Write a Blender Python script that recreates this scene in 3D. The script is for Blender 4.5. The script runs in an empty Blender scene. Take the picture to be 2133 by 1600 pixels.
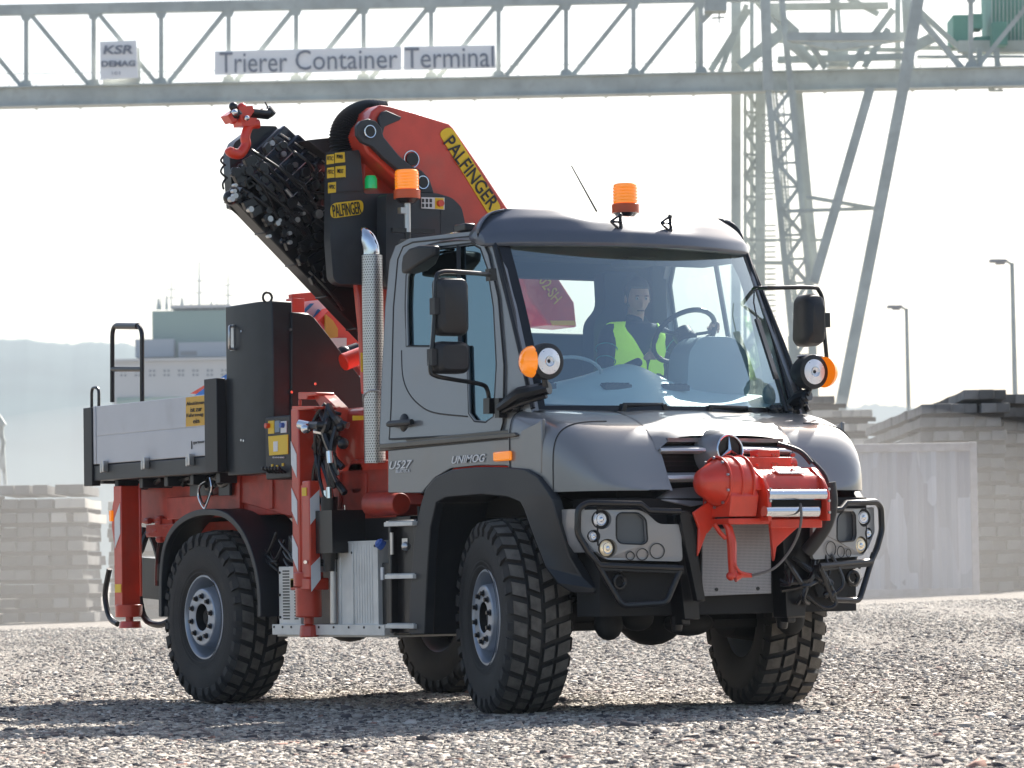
import bpy, bmesh, math, random
from math import radians, sin, cos, pi, sqrt, atan2, hypot
import numpy as np
from mathutils import Vector, Matrix
from mathutils.geometry import tessellate_polygon
random.seed(7); RNG = np.random.default_rng(7)
SC = bpy.context.scene; COL = SC.collection

# ------------------------------------------------------------------ camera
W, H, F = 2133, 1600, 7752.3
CAM = Vector((23.238, -13.097, 0.842))
_a, _b, _c = radians(147.918), radians(2.974), radians(-0.954)
_f = Vector((cos(_b)*cos(_a), cos(_b)*sin(_a), sin(_b)))
_r = Vector((sin(_a), -cos(_a), 0)); _u = _r.cross(_f)
R2 = cos(_c)*_r + sin(_c)*_u; U2 = -sin(_c)*_r + cos(_c)*_u
cd = bpy.data.cameras.new('camera'); cam = bpy.data.objects.new('camera', cd); COL.objects.link(cam)
m = Matrix((R2, U2, -_f)).transposed().to_4x4(); m.translation = CAM; cam.matrix_world = m
cd.sensor_width = 36; cd.lens = 36*F/W; cd.clip_start = .5; cd.clip_end = 9000
cd.dof.use_dof = True; cd.dof.focus_distance = 24.3; cd.dof.aperture_fstop = 7.1
SC.camera = cam
# ------------------------------------------------------------------ light
FH = Vector((cos(_a), sin(_a), 0)); RH = Vector((sin(_a), -cos(_a), 0))
SUN_EL, SUN_SIDE = radians(41), radians(24)
hd = FH*cos(SUN_SIDE) + RH*sin(SUN_SIDE)
sd = Vector((hd.x*cos(SUN_EL), hd.y*cos(SUN_EL), sin(SUN_EL)))
ld = bpy.data.lights.new('sun', 'SUN'); ld.energy = 5.0; ld.angle = radians(.9); ld.color = (1, .95, .87)
lo = bpy.data.objects.new('sun', ld); COL.objects.link(lo); lo.rotation_euler = sd.to_track_quat('Z', 'Y').to_euler()
wd = bpy.data.worlds.new('World'); SC.world = wd; wd.use_nodes = True
nt = wd.node_tree; nt.nodes.clear()
sky = nt.nodes.new('ShaderNodeTexSky'); sky.sky_type = 'NISHITA'; sky.sun_disc = False
sky.sun_elevation = SUN_EL; sky.sun_rotation = atan2(hd.x, hd.y)
sky.dust_density = 3.0; sky.air_density = 1.0; sky.ozone_density = 1.0
bg = nt.nodes.new('ShaderNodeBackground'); bg.inputs[1].default_value = .092
ow = nt.nodes.new('ShaderNodeOutputWorld')
nt.links.new(sky.outputs[0], bg.inputs[0]); nt.links.new(bg.outputs[0], ow.inputs[0])
vs = SC.view_settings; vs.view_transform = 'Standard'; vs.look = 'None'; vs.exposure = 1.15; vs.gamma = 1

# ------------------------------------------------------------------ measuring: a sight line meets a real plane
def ray(px, py):
    px = float(px); py = float(py); return _f + (px-W/2)/F*R2 - (py-H/2)/F*U2
def on(ax, val, px, py):
    d = ray(px, py); return CAM + d*((val-CAM[ax])/d[ax])
def S(px, py, y=-1.1): return on(1, y, px, py)
def X(px, py, x): return on(0, x, px, py)
def G(px, py, d):
    d = float(d)
    r = ray(px, py); return CAM + r*(d/(r.dot(FH)))
def L2(lat, d, z=0):                       # ground plan: metres to the right of, and away from, the photographer
    p = CAM + FH*d + RH*lat; return Vector((p.x, p.y, z))
def ys(z, x=0):                             # leaning cab side, drawn in towards the windscreen pillar
    return (-1.12 if z < 1.75 else -1.12 + (z-1.75)*.092)+.07*max(0, x-2.5)/1.6
def SS(px, py, off=0):
    y = -1.1
    for _ in range(6):
        p = S(px, py, y); y = ys(p.z, p.x) - off
    return S(px, py, y)

# ------------------------------------------------------------------ materials
def mat(name, col, rough=.5, metal=0, coat=0, var=0, vs_=8, bump=0, bs=60, spec=.5, col2=None, dirt=0, dcol=(.30,.27,.23), emis=0, alpha=1, trans=0, top=0, coatr=.06):
    m = bpy.data.materials.new(name); m.use_nodes = True; n = m.node_tree.nodes; l = m.node_tree.links
    b = n['Principled BSDF']; b.inputs['Roughness'].default_value = rough; b.inputs['Metallic'].default_value = metal
    b.inputs['Coat Weight'].default_value = coat; b.inputs['Coat Roughness'].default_value = coatr
    b.inputs['Specular IOR Level'].default_value = spec
    b.inputs['Base Color'].default_value = (*col, 1)
    b.inputs['Transmission Weight'].default_value = trans
    if emis: b.inputs['Emission Color'].default_value = (*col, 1); b.inputs['Emission Strength'].default_value = emis
    tc = n.new('ShaderNodeTexCoord'); last = None
    def noise(scale, det=6):
        t = n.new('ShaderNodeTexNoise'); t.inputs['Scale'].default_value = scale; t.inputs['Detail'].default_value = det
        l.new(tc.outputs['Object'], t.inputs['Vector']); return t
    def mix(fac, a, bcol):
        x = n.new('ShaderNodeMix'); x.data_type = 'RGBA'; l.new(fac, x.inputs[0])
        if isinstance(a, tuple): x.inputs[6].default_value = (*a, 1)
        else: l.new(a, x.inputs[6])
        x.inputs[7].default_value = (*bcol, 1); return x.outputs[2]
    def ramp(src, a, bb):
        r = n.new('ShaderNodeMapRange'); r.inputs[1].default_value = a; r.inputs[2].default_value = bb; l.new(src, r.inputs[0]); return r.outputs[0]
    if var or col2:
        c2 = col2 or tuple(max(0, c*(1-var)) for c in col)
        last = mix(ramp(noise(vs_).outputs[0], .35, .65), col, c2)
    if dirt:
        t = noise(3.1, 9); fac = ramp(t.outputs[0], .62-dirt*.35, .9)
        mm = n.new('ShaderNodeMath'); mm.operation = 'MULTIPLY'; l.new(fac, mm.inputs[0]); mm.inputs[1].default_value = min(1, .35+dirt)
        last = mix(mm.outputs[0], last or col, dcol)
        rr = n.new('ShaderNodeMapRange'); l.new(mm.outputs[0], rr.inputs[0]); rr.inputs[3].default_value = rough; rr.inputs[4].default_value = min(1, rough+.5)
        l.new(rr.outputs[0], b.inputs['Roughness'])
    if top:      # road dust lying on the upward faces, strengthened to paint in a broad bonnet highlight
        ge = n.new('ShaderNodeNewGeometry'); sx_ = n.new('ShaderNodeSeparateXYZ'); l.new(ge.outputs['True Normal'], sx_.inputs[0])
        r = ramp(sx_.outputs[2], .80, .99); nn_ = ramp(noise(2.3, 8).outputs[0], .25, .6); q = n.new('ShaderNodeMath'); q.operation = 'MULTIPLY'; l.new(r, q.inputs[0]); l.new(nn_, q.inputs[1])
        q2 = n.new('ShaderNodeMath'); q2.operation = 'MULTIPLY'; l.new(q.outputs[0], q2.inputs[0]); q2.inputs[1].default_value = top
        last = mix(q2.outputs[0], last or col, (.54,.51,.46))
    if last: l.new(last, b.inputs['Base Color'])
    if bump:
        bm_ = n.new('ShaderNodeBump'); bm_.inputs['Strength'].default_value = bump; bm_.inputs['Distance'].default_value = .01
        l.new(noise(bs).outputs[0], bm_.inputs['Height']); l.new(bm_.outputs[0], b.inputs['Normal'])
    return m
def glass(name, tint, refl=.12, rough=.01, gc=(1,1,1)):
    m = bpy.data.materials.new(name); m.use_nodes = True; n = m.node_tree.nodes; l = m.node_tree.links; n.clear()
    o = n.new('ShaderNodeOutputMaterial'); t = n.new('ShaderNodeBsdfTransparent'); t.inputs[0].default_value = (*tint, 1)
    g = n.new('ShaderNodeBsdfGlossy'); g.inputs['Roughness'].default_value = rough
    g.inputs[0].default_value = (*gc, 1)
    lw = n.new('ShaderNodeLayerWeight'); pw = n.new('ShaderNodeMath'); pw.operation = 'POWER'; pw.inputs[1].default_value = 4; l.new(lw.outputs['Facing'], pw.inputs[0])
    ad = n.new('ShaderNodeMath'); ad.operation = 'MULTIPLY_ADD'; ad.inputs[1].default_value = .8; ad.inputs[2].default_value = refl
    l.new(pw.outputs[0], ad.inputs[0]); mx = n.new('ShaderNodeMixShader'); l.new(ad.outputs[0], mx.inputs[0])
    l.new(t.outputs[0], mx.inputs[1]); l.new(g.outputs[0], mx.inputs[2]); l.new(mx.outputs[0], o.inputs[0]); return m
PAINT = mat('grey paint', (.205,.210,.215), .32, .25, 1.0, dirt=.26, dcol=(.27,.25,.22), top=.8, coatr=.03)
VISOR = mat('visor plastic', (.085,.10,.13), .3, .1, .5, dirt=.1)
BLACK = mat('black plastic', (.013,.014,.017), .45, dirt=.15, dcol=(.06,.058,.054), bump=.12, bs=200)
FEND = mat('arch plastic', (.016,.019,.024), .42, dirt=.22, dcol=(.07,.068,.065))
BLKM = mat('black metal', (.009,.009,.011), .33, .2, .3, dirt=.12, dcol=(.05,.047,.044))
GREYP = mat('charcoal panel', (.022,.026,.032), .42, .1, .2, var=.2, dirt=.1, dcol=(.09,.09,.09))
COVER = mat('crane cover', (.026,.031,.038), .5, 0, .1, var=.15, dirt=.12, dcol=(.1,.1,.1))
RED = mat('crane red', (.62,.050,.022), .36, 0, .6, var=.14, dirt=.24, dcol=(.26,.1,.07))
REDD = mat('frame red', (.50,.042,.020), .5, 0, .2, var=.3, dirt=.3, dcol=(.16,.07,.05))
WRED = mat('winch red', (.76,.048,.018), .34, 0, .5, var=.15, bump=.15, bs=90, dirt=.22, dcol=(.24,.09,.06))
YEL = mat('sticker yellow', (.80,.52,.02), .4, dirt=.05)
ORSIGN = mat('sign yellow', (.72,.42,.06), .5, var=.1)
INK = mat('ink', (.02,.02,.02), .5)
WHITEP = mat('white film', (.72,.72,.72), .4)
AMB = mat('amber lens', (.95,.26,.01), .12, 0, 1, emis=.25)
AMBD = mat('amber base', (.62,.10,.03), .35)
GREEN = mat('green lens', (.01,.45,.12), .2, 0, 1, emis=.15)
CHROME = mat('chrome', (.75,.77,.80), .12, 1)
STEEL = mat('steel', (.55,.55,.55), .3, .9, bump=.1)
ALU = mat('aluminium board', (.56,.57,.60), .45, .25, var=.06, vs_=3, dirt=.06)
ALUB = mat('light alu', (.76,.75,.71), .4, .2, var=.12, dirt=.1)
WHEELS = mat('wheel silver', (.36,.40,.46), .35, .5, .3, dirt=.25, dcol=(.2,.19,.18))
RUB = mat('tyre rubber', (.014,.014,.015), .7, dirt=.7, dcol=(.085,.078,.070), bump=.3, bs=120)
TREAD = mat('dusty tread', (.165,.150,.130), .85, var=.4, vs_=14, bump=.4, bs=90)
DARK = mat('underside', (.006,.006,.007), .7)
LENS = mat('clear lens', (.90,.92,.95), .12, .25, 1, bump=.5, bs=45)
LENSW = mat('warm lens', (.85,.72,.5), .08, .5, 1, emis=.1)
SEATM = mat('seat cloth', (.05,.06,.085), .85)
DASH = mat('dashboard', (.30,.38,.42), .4)
DASHL = mat('dash top', (.55,.70,.72), .4)
HEADL = mat('headliner', (.06,.065,.05), .9)
GLS = glass('windscreen', (.90,1,1), .30, gc=(.88,1,1))
GLW = glass('side glass', (.20,.30,.34), .26, gc=(.62,.86,.95))
GLR = glass('rear glass', (.95,.99,.99), .04)
SKIN = mat('skin', (.66,.40,.30), .5); HAIR = mat('grey hair', (.13,.12,.11), .8)
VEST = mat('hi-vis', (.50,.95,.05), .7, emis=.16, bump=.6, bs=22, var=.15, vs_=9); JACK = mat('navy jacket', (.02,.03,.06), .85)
STRIPE = mat('teal stripe', (.05,.35,.35), .7)
ROPE = mat('wire rope', (.22,.21,.2), .45, .7, bump=.8, bs=300)
BLUE = mat('blue cap', (.05,.12,.42), .4); BANB = mat('banner blue', (.01,.28,.60), .6)
GANT = mat('gantry paint', (.52,.56,.53), .6, 0, var=.2, vs_=.9, dirt=.3, dcol=(.33,.33,.31))
GANTG = mat('machine green', (.15,.34,.28), .6, var=.15, vs_=1)
SIGNW = mat('sign board', (.93,.93,.93), .6); SIGNT = mat('sign letters', (.22,.24,.29), .6)
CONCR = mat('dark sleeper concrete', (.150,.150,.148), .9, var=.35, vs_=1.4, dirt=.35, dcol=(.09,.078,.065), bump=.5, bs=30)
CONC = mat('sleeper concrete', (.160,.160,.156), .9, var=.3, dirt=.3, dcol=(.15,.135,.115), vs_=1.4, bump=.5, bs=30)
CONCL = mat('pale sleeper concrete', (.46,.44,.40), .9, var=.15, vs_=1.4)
WOOD = mat('batten timber', (.055,.045,.036), .9, var=.4)

def vary(m, amt):                           # every sleeper its own cast tone
    n = m.node_tree.nodes; l = m.node_tree.links; bs = n['Principled BSDF']; src = bs.inputs['Base Color'].links[0].from_socket
    oi = n.new('ShaderNodeObjectInfo'); mr = n.new('ShaderNodeMapRange'); mr.inputs[3].default_value = 1-amt; mr.inputs[4].default_value = 1+amt; l.new(oi.outputs['Random'], mr.inputs[0])
    hs = n.new('ShaderNodeHueSaturation'); l.new(mr.outputs[0], hs.inputs['Value']); l.new(src, hs.inputs['Color']); l.new(hs.outputs[0], bs.inputs['Base Color'])
for q_ in (CONC, CONCR): vary(q_, .38)
# ------------------------------------------------------------------ mesh building
class M:
    def __init__(s): s.v = []; s.f = []
    def add(s, v, f):
        o = len(s.v); s.v += [tuple(p) for p in v]; s.f += [tuple(i+o for i in q) for q in f]; return s
    def box(s, x0, x1, y0, y1, z0, z1):
        return s.add([(x0,y0,z0),(x1,y0,z0),(x1,y1,z0),(x0,y1,z0),(x0,y0,z1),(x1,y0,z1),(x1,y1,z1),(x0,y1,z1)],
                     [(0,3,2,1),(4,5,6,7),(0,1,5,4),(1,2,6,5),(2,3,7,6),(3,0,4,7)])
    def obox(s, c, ex, ey, ez):             # centre and three half-axis vectors
        c = Vector(c); P = [c+ex*i+ey*j+ez*k for k in (-1,1) for j in (-1,1) for i in (-1,1)]
        fl = ex.cross(ey).dot(ez) < 0; q = [(0,2,3,1),(4,5,7,6),(0,1,5,4),(1,3,7,5),(3,2,6,7),(2,0,4,6)]
        return s.add(P, [t[::-1] for t in q] if fl else q)
    def beam(s, a, b, w, h=None, up=(0,0,1)):
        a = Vector(a); b = Vector(b); d = b-a; L = d.length
        if L < 1e-6: return s
        d.normalize(); sx = d.cross(Vector(up))
        if sx.length < 1e-3: sx = d.cross(Vector((1,0,0)))
        sx.normalize(); sz = sx.cross(d); h = h or w
        return s.obox((a+b)/2, d*(L/2), sx*(w/2), sz*(h/2))
    def cyl(s, a, b, r, r2=None, n=20):
        a = Vector(a); b = Vector(b); r2 = r if r2 is None else r2; d = (b-a).normalized()
        x = d.orthogonal().normalized(); y = d.cross(x)
        P = [a+(x*cos(t)+y*sin(t))*r for t in [2*pi*i/n for i in range(n)]] + [b+(x*cos(t)+y*sin(t))*r2 for t in [2*pi*i/n for i in range(n)]]
        return s.add(P, [(i,(i+1)%n,n+(i+1)%n,n+i) for i in range(n)] + [tuple(range(n))[::-1], tuple(range(n,2*n))])
    def tube(s, pts, r, n=8, closed=False):
        pts = [Vector(p) for p in pts]; N = len(pts); rs = r if isinstance(r, (list, tuple)) else [r]*N
        V = []; x = None
        for i, p in enumerate(pts):
            a = pts[i-1] if (i or closed) else p; b = pts[(i+1)%N] if (i < N-1 or closed) else p
            d = (b-a).normalized()
            x = d.orthogonal() if x is None else x - d*x.dot(d)
            x.normalize(); y = d.cross(x)
            V += [p+(x*cos(2*pi*k/n)+y*sin(2*pi*k/n))*rs[i] for k in range(n)]
        fs = [(i*n+k, i*n+(k+1)%n, ((i+1)%N)*n+(k+1)%n, ((i+1)%N)*n+k) for i in range(N if closed else N-1) for k in range(n)]
        if not closed: fs += [tuple(range(n))[::-1], tuple(range((N-1)*n, N*n))]
        return s.add(V, fs)
    def prism(s, pts, off):                 # flat loop and an offset vector
        pts = [Vector(p) for p in pts]; off = Vector(off); n = len(pts)
        nn = Vector((0,0,0))
        for i in range(n): nn += (pts[i]-pts[0]).cross(pts[(i+1)%n]-pts[0])
        if nn.dot(off) > 0: pts = pts[::-1]
        tr = tessellate_polygon([pts]); V = pts+[p+off for p in pts]; fs = []
        for t in tr:
            a,b,c = t; g = (pts[b]-pts[a]).cross(pts[c]-pts[a])
            if g.dot(off) > 0: a,c = c,a
            fs += [(a,b,c),(c+n,b+n,a+n)]
        fs += [(i, i+n, (i+1)%n+n, (i+1)%n) for i in range(n)]
        return s.add(V, fs)
    def plate(s, outer, holes, off):
        loops = [[Vector(p) for p in outer]] + [[Vector(p) for p in h] for h in holes]; off = Vector(off)
        tr = tessellate_polygon(loops); P = [p for l in loops for p in l]; n = len(P); fs = []
        for a,b,c in tr:
            g = (P[b]-P[a]).cross(P[c]-P[a])
            if g.dot(off) > 0: a,c = c,a
            fs += [(a,b,c),(c+n,b+n,a+n)]
        o = 0
        for l in loops:
            k = len(l); fs += [(o+i, o+i+n, o+(i+1)%k+n, o+(i+1)%k) for i in range(k)]; o += k
        return s.add(P+[p+off for p in P], fs)
    def grid(s, fn, nu, nv, cu=False):
        V = [fn(i/nu, j/nv) for i in range(nu+1) for j in range(nv+1)]
        return s.add(V, [(i*(nv+1)+j, (i+1)*(nv+1)+j, (i+1)*(nv+1)+j+1, i*(nv+1)+j+1) for i in range(nu) for j in range(nv)])
    def lathe(s, prof, org, axis, n=40, cap=False):      # prof: (distance along axis, radius)
        org = Vector(org); d = Vector(axis).normalized(); x = d.orthogonal().normalized(); y = d.cross(x); K = len(prof)
        V = [org+d*h+(x*cos(2*pi*k/n)+y*sin(2*pi*k/n))*r for h, r in prof for k in range(n)]
        fs = [(i*n+k, i*n+(k+1)%n, (i+1)*n+(k+1)%n, (i+1)*n+k) for i in range(K-1) for k in range(n)]
        if cap: fs += [tuple(range(n))[::-1], tuple(range((K-1)*n, K*n))]
        return s.add(V, fs)
    def ball(s, c, r, n=14, sc=(1,1,1)):
        c = Vector(c); V = []; fs = []
        for i in range(1, n):
            for k in range(2*n): V.append(c+Vector((sin(pi*i/n)*cos(pi*k/n)*sc[0], sin(pi*i/n)*sin(pi*k/n)*sc[1], cos(pi*i/n)*sc[2]))*r)
        q = 2*n
        for i in range(n-2):
            for k in range(q): fs.append((i*q+k, (i+1)*q+k, (i+1)*q+(k+1)%q, i*q+(k+1)%q))
        V += [c+Vector((0,0,r*sc[2])), c-Vector((0,0,r*sc[2]))]; a = len(V)-2
        for k in range(q): fs += [(a, k, (k+1)%q), (a+1, (n-2)*q+(k+1)%q, (n-2)*q+k)]
        return s.add(V, fs)
    def mirror(s):
        n = len(s.v); s.f += [tuple(i+n for i in q[::-1]) for q in s.f]; s.v += [(x,-y,z) for x,y,z in s.v]; return s
    def mesh(s, name, mt, ang=35, smooth=True, fix=False):
        me = bpy.data.meshes.new(name); me.from_pydata(s.v, [], s.f)
        if fix:
            b = bmesh.new(); b.from_mesh(me); bmesh.ops.remove_doubles(b, verts=b.verts, dist=1e-5)
            bmesh.ops.recalc_face_normals(b, faces=b.faces); b.to_mesh(me); b.free()
        for q in (mt if isinstance(mt, (list, tuple)) else [mt]): me.materials.append(q)
        if smooth: me.shade_smooth(); me.set_sharp_from_angle(angle=radians(ang))
        return me
    def islands(s):
        par = list(range(len(s.v)))
        def find(i):
            while par[i] != i: par[i] = par[par[i]]; i = par[i]
            return i
        for f in s.f:
            a = find(f[0])
            for j in f[1:]: par[find(j)] = a
        g = {}
        for f in s.f: g.setdefault(find(f[0]), []).append(f)
        out = []
        for fs in g.values():
            ids = sorted({i for f in fs for i in f}); mp = {v: k for k, v in enumerate(ids)}; m_ = M(); m_.v = [s.v[i] for i in ids]; m_.f = [tuple(mp[i] for i in f) for f in fs]; out.append(m_)
        return out
    def each(s, name, mt, parent=None, **k): return [m_.done(name, mt, parent, **k) for m_ in s.islands()]
    def done(s, name, mt, parent=None, label=None, bevel=0, ang=35, smooth=True, fix=False, seg=2):
        o = bpy.data.objects.new(name, s.mesh(name, mt, ang, smooth, fix)); COL.objects.link(o)
        place(o, parent)
        if bevel:
            b = o.modifiers.new('bevel', 'BEVEL'); b.width = bevel; b.segments = seg; b.limit_method = 'ANGLE'; b.angle_limit = radians(40)
            b.harden_normals = False
        if label: o['label'] = label
        return o
ROOT0 = {}
def place(o, parent):
    if parent is None: return
    o.parent = parent
    if parent.name in ROOT0: o.location = -parent.location
def thing(name, label, cat, loc=(0,0,0), group=None):
    o = bpy.data.objects.new(name, None); COL.objects.link(o); o.location = loc; o.empty_display_size = .2
    o['label'] = label; o['category'] = cat
    if group: o['group'] = group
    ROOT0[o.name] = 1; return o
def tag(o, label, cat, group=None):
    o['label'] = label; o['category'] = cat
    if group: o['group'] = group
    return o
def smoothpath(p, k=6):
    p = [Vector(q) for q in p]; out = []
    for i in range(len(p)-1):
        a = p[max(i-1,0)]; b = p[i]; c = p[i+1]; d = p[min(i+2,len(p)-1)]
        for j in range(k):
            t = j/k; out.append(.5*((2*b)+(c-a)*t+(2*a-5*b+4*c-d)*t*t+(3*b-a-3*c+d)*t**3))
    return out+[p[-1]]
def rnd(loop, r=.02, k=3):                  # round the corners of a loop
    L = [Vector(p) for p in loop]; out = []; n = len(L)
    for i in range(n):
        a, b, c = L[i-1], L[i], L[(i+1)%n]; da = (a-b); dc = (c-b); q = min(r, da.length*.45, dc.length*.45)
        p0 = b+da.normalized()*q; p1 = b+dc.normalized()*q
        for j in range(k+1):
            t = j/k; out.append(p0*(1-t)**2+b*2*t*(1-t)+p1*t*t)
    return out
def text(body, c, xd, yd, h, w, mt, parent, name='lettering', lift=.004, bold=.0, shear=0, th=.0015):
    cu = bpy.data.curves.new('t', 'FONT'); cu.body = body; cu.align_x = 'CENTER'; cu.align_y = 'CENTER'; cu.extrude = .01; cu.offset = bold; cu.shear = shear
    cu.resolution_u = 3
    t = bpy.data.objects.new('t', cu); COL.objects.link(t); dg = bpy.context.evaluated_depsgraph_get()
    me = bpy.data.meshes.new_from_object(t.evaluated_get(dg)); bpy.data.objects.remove(t)
    co = np.empty(len(me.vertices)*3); me.vertices.foreach_get('co', co); co = co.reshape(-1,3)
    mn = co.min(0); mx = co.max(0); ce = (mn+mx)/2; sz = mx-mn
    xd = Vector(xd).normalized(); yd = Vector(yd); yd = (yd-xd*yd.dot(xd)).normalized(); zd = xd.cross(yd)
    sy = h/sz[1]; sx = (w/sz[0]) if w else sy
    c = Vector(c); new = [c+xd*((p[0]-ce[0])*sx)+yd*((p[1]-ce[1])*sy)+zd*(lift+(p[2]-ce[2])*th/.01) for p in co]
    me.vertices.foreach_set('co', [v for p in new for v in p]); me.update()
    me.materials.clear(); me.materials.append(mt); me.name = name
    o = bpy.data.objects.new(name, me); COL.objects.link(o); place(o, parent); return o
def mir(p): return Vector((p[0], -p[1], p[2]))
# ================================================================== TRUCK
T = thing('crane_truck', 'dark grey off-road truck with red folded loading crane, silver drop-side bed and red front winch', 'truck', (1.9, 0, 0))
# ---- wheels
def tyre_mesh():
    b = M(); R = .592; w = .185
    prof = [(-.10,.27),(-.155,.275),(-.175,.30),(-.193,.37),(-.20,.44),(-.196,.50),(-.182,.545),(-.165,.567),(-.10,.575),(0,.578),(.10,.575),(.165,.567),(.182,.545),(.196,.50),(.20,.44),(.193,.37),(.175,.30),(.155,.275),(.10,.27)]
    b.lathe(prof, (0,0,0), (0,1,0), 72)
    for h in (.315,.345,.43): b.lathe([(-.2,h-.004),(-.2007+.003*0,h),(-.2,h+.004)], (0,0,0), (0,1,0), 72)
    return b.mesh('tyre', RUB, 50)
def tread_mesh():
    b = M(); N = 31
    rows = [(-.140,.043,.30,1), (-.046,.034,.06,1), (.046,.034,.56,-1), (.140,.043,.32,-1)]
    for i in range(N):
        for (yc, hw, ph, sg) in rows:
            t0 = 2*pi*(i+ph)/N; ht = 2*pi/N*.355; edge = abs(yc) > .1
            V = []
            for rr, k in ((.568, 1.04), (.608 if not edge else .603, .94)):
                for (sy, st) in ((-1,-1),(1,-1),(1,1),(-1,1)):
                    y = yc+sy*hw*k; t = t0+st*ht*k + sg*sy*.022
                    r = rr - (.016 if edge and sy*yc > 0 and rr > .58 else 0)
                    V.append((sin(t)*r, y, cos(t)*r))
            b.add(V, [(4,5,6,7)[::-1], (0,1,5,4)[::-1], (1,2,6,5)[::-1], (2,3,7,6)[::-1], (3,0,4,7)[::-1]])
            if edge and i % 1 == 0:      # lug running down the shoulder
                s_ = 1 if yc > 0 else -1; V = []
                for (y, r) in ((.185*s_,.588),(.207*s_,.545),(.204*s_,.50)):
                    for st in (-1, 1):
                        t = t0+st*ht*(.9 if i % 2 else .6)+sg*s_*.022; V += [(sin(t)*r, y, cos(t)*r), (sin(t)*(r-.02), y-.03*s_, cos(t)*(r-.02))]
                f = [(0,2,6,4),(4,6,10,8),(0,4,5,1),(4,8,9,5),(2,3,7,6),(6,7,11,10),(8,10,11,9)]
                b.add(V, [q if s_ > 0 else q[::-1] for q in f])
    me = b.mesh('tread_blocks', [TREAD, RUB], 20, fix=True)
    for p in me.polygons:
        c = Vector(p.center); c.y = 0; p.material_index = 0 if p.normal.dot(c.normalized()) > .72 and c.length > .585 else 1
    return me
def rim_mesh():
    b = M()   # outer side is -y
    b.lathe([(-.150,.29),(-.168,.298),(-.176,.292),(-.176,.283),(-.16,.272),(-.145,.268),(-.11,.262),(-.06,.25),(.0,.235),(.08,.25),(.15,.27),(.17,.29)], (0,0,0), (0,1,0), 56)
    b.lathe([(-.04,.24),(-.10,.215),(-.155,.205),(-.186,.198),(-.192,.19),(-.192,.100),(-.188,.094)], (0,0,0), (0,1,0), 56)
    return b.mesh('rim', WHEELS, 30)
def hub_mesh():
    b = M(); b.lathe([(-.188,.098),(-.15,.096),(-.12,.09),(-.12,.0001)], (0,0,0), (0,1,0), 32)
    b.cyl((0,-.12,0), (0,-.155,0), .055, .05, 20); b.cyl((0,-.155,0), (0,-.162,0), .03, .026, 12)
    b.lathe([(.0,.236),(.01,.0001)], (0,0,0), (0,1,0), 32)
    return b.mesh('hub', DARK, 30)
def nut_mesh():
    b = M(); b.cyl((0,0,0), (0,-.006,0), .021, n=16); b.cyl((0,-.006,0), (0,-.026,0), .015, .013, 6); return b.mesh('wheel_nut', BLKM, 30)
ME = [tyre_mesh(), tread_mesh(), rim_mesh(), hub_mesh(), nut_mesh()]
def wheel(x, y, rot, label=None):
    w = bpy.data.objects.new('wheel', None); COL.objects.link(w); w.parent = T
    w.location = Vector((x, y, .600))-T.location; w.rotation_euler = (0,0,rot+(pi if y > 0 else 0))
    if label: w['label'] = label
    for nm, me in zip(('tyre','tread_blocks','rim','hub'), ME[:4]):
        o = bpy.data.objects.new(nm, me); COL.objects.link(o); o.parent = w; o.rotation_euler = (0, random.random()*6 if nm != 'hub' else 0, 0)
    for i in range(10):
        o = bpy.data.objects.new('wheel_nut', ME[4]); COL.objects.link(o); o.parent = w; t = 2*pi*i/10+.2
        o.location = (cos(t)*.148, -.192, sin(t)*.148)
wheel(.03, -.945, 0); wheel(.03, .945, 0)
ST = radians(-14.5)
wheel(3.82, -.945, ST, 'steered front wheel on the near side'); wheel(3.84, .945, ST, 'steered front wheel on the far side')
# ---- chassis
b = M()
for s in (-1, 1):
    b.box(-1.5, 4.75, s*.42-.04, s*.42+.04, .78, 1.0)
    b.box(-1.0, 1.0, s*.42-.05, s*.42+.05, 1.0, 1.18)
for x in (-1.4,-.6,.6,1.4,2.6,3.3,4.5): b.box(x-.05, x+.05, -.4, .4, .80, .98)
for x in (.03, 3.86):
    b.cyl((x,-.82,.60), (x,.82,.60), .085, n=16); b.ball((x,.05,.62), .22, 10, (1,1.1,1)); b.cyl((x,-.84,.6), (x,-.62,.6), .19, .16, 20); b.cyl((x,.84,.6), (x,.62,.6), .19, .16, 20)
    for s in (-1, 1):
        b.tube([(x+.1+.07*cos(t), s*.52+.07*sin(t), .66+.30*t/25) for t in [i*.5 for i in range(51)]], .018, 6)
        b.cyl((x-.12, s*.60, .58), (x-.18, s*.55, 1.0), .04, n=12)
        b.beam((x-.9, s*.35, .72), (x, s*.2, .60), .07)
b.cyl((.1,.05,.62), (3.8,.05,.66), .06, n=12)
b.box(3.1, 4.3, -.35, .35, .68, 1.35); b.box(1.3, 2.2, .5, 1.05, .55, 1.0)
b.box(3.0, 4.7, -.75, .75, 1.22, 1.36)
b.cyl((4.25,-.62,.62), (4.25,.62,.62), .03, n=10); b.beam((3.9,-.75,.53), (4.1,.75,.53), .05)
b.box(4.60, 4.86, -1.0, 1.0, 1.02, 1.30)
b.box(4.55, 4.80, -.95, .95, .60, 1.02)
for y in (-.66,.70): b.ball((4.45,y,.55), .09, 8, (1,1,1.1))
b.ball((4.2,.1,.54), .10, 8, (1,1.8,.8)); b.ball((4.3,-.35,.58), .08, 8, (1,1.4,1))
for i in range(26):
    x = random.uniform(3.2,4.6); y = random.uniform(-.8,.8); b.tube(smoothpath([(x,y,.95),(x+.1,y+random.uniform(-.2,.2),.7),(x+.2,y+random.uniform(-.3,.3),.62),(x+.3,y,.9)],4), random.choice([.008,.012,.018]), 5)
b.done('chassis', DARK, T, bevel=.006)
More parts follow.
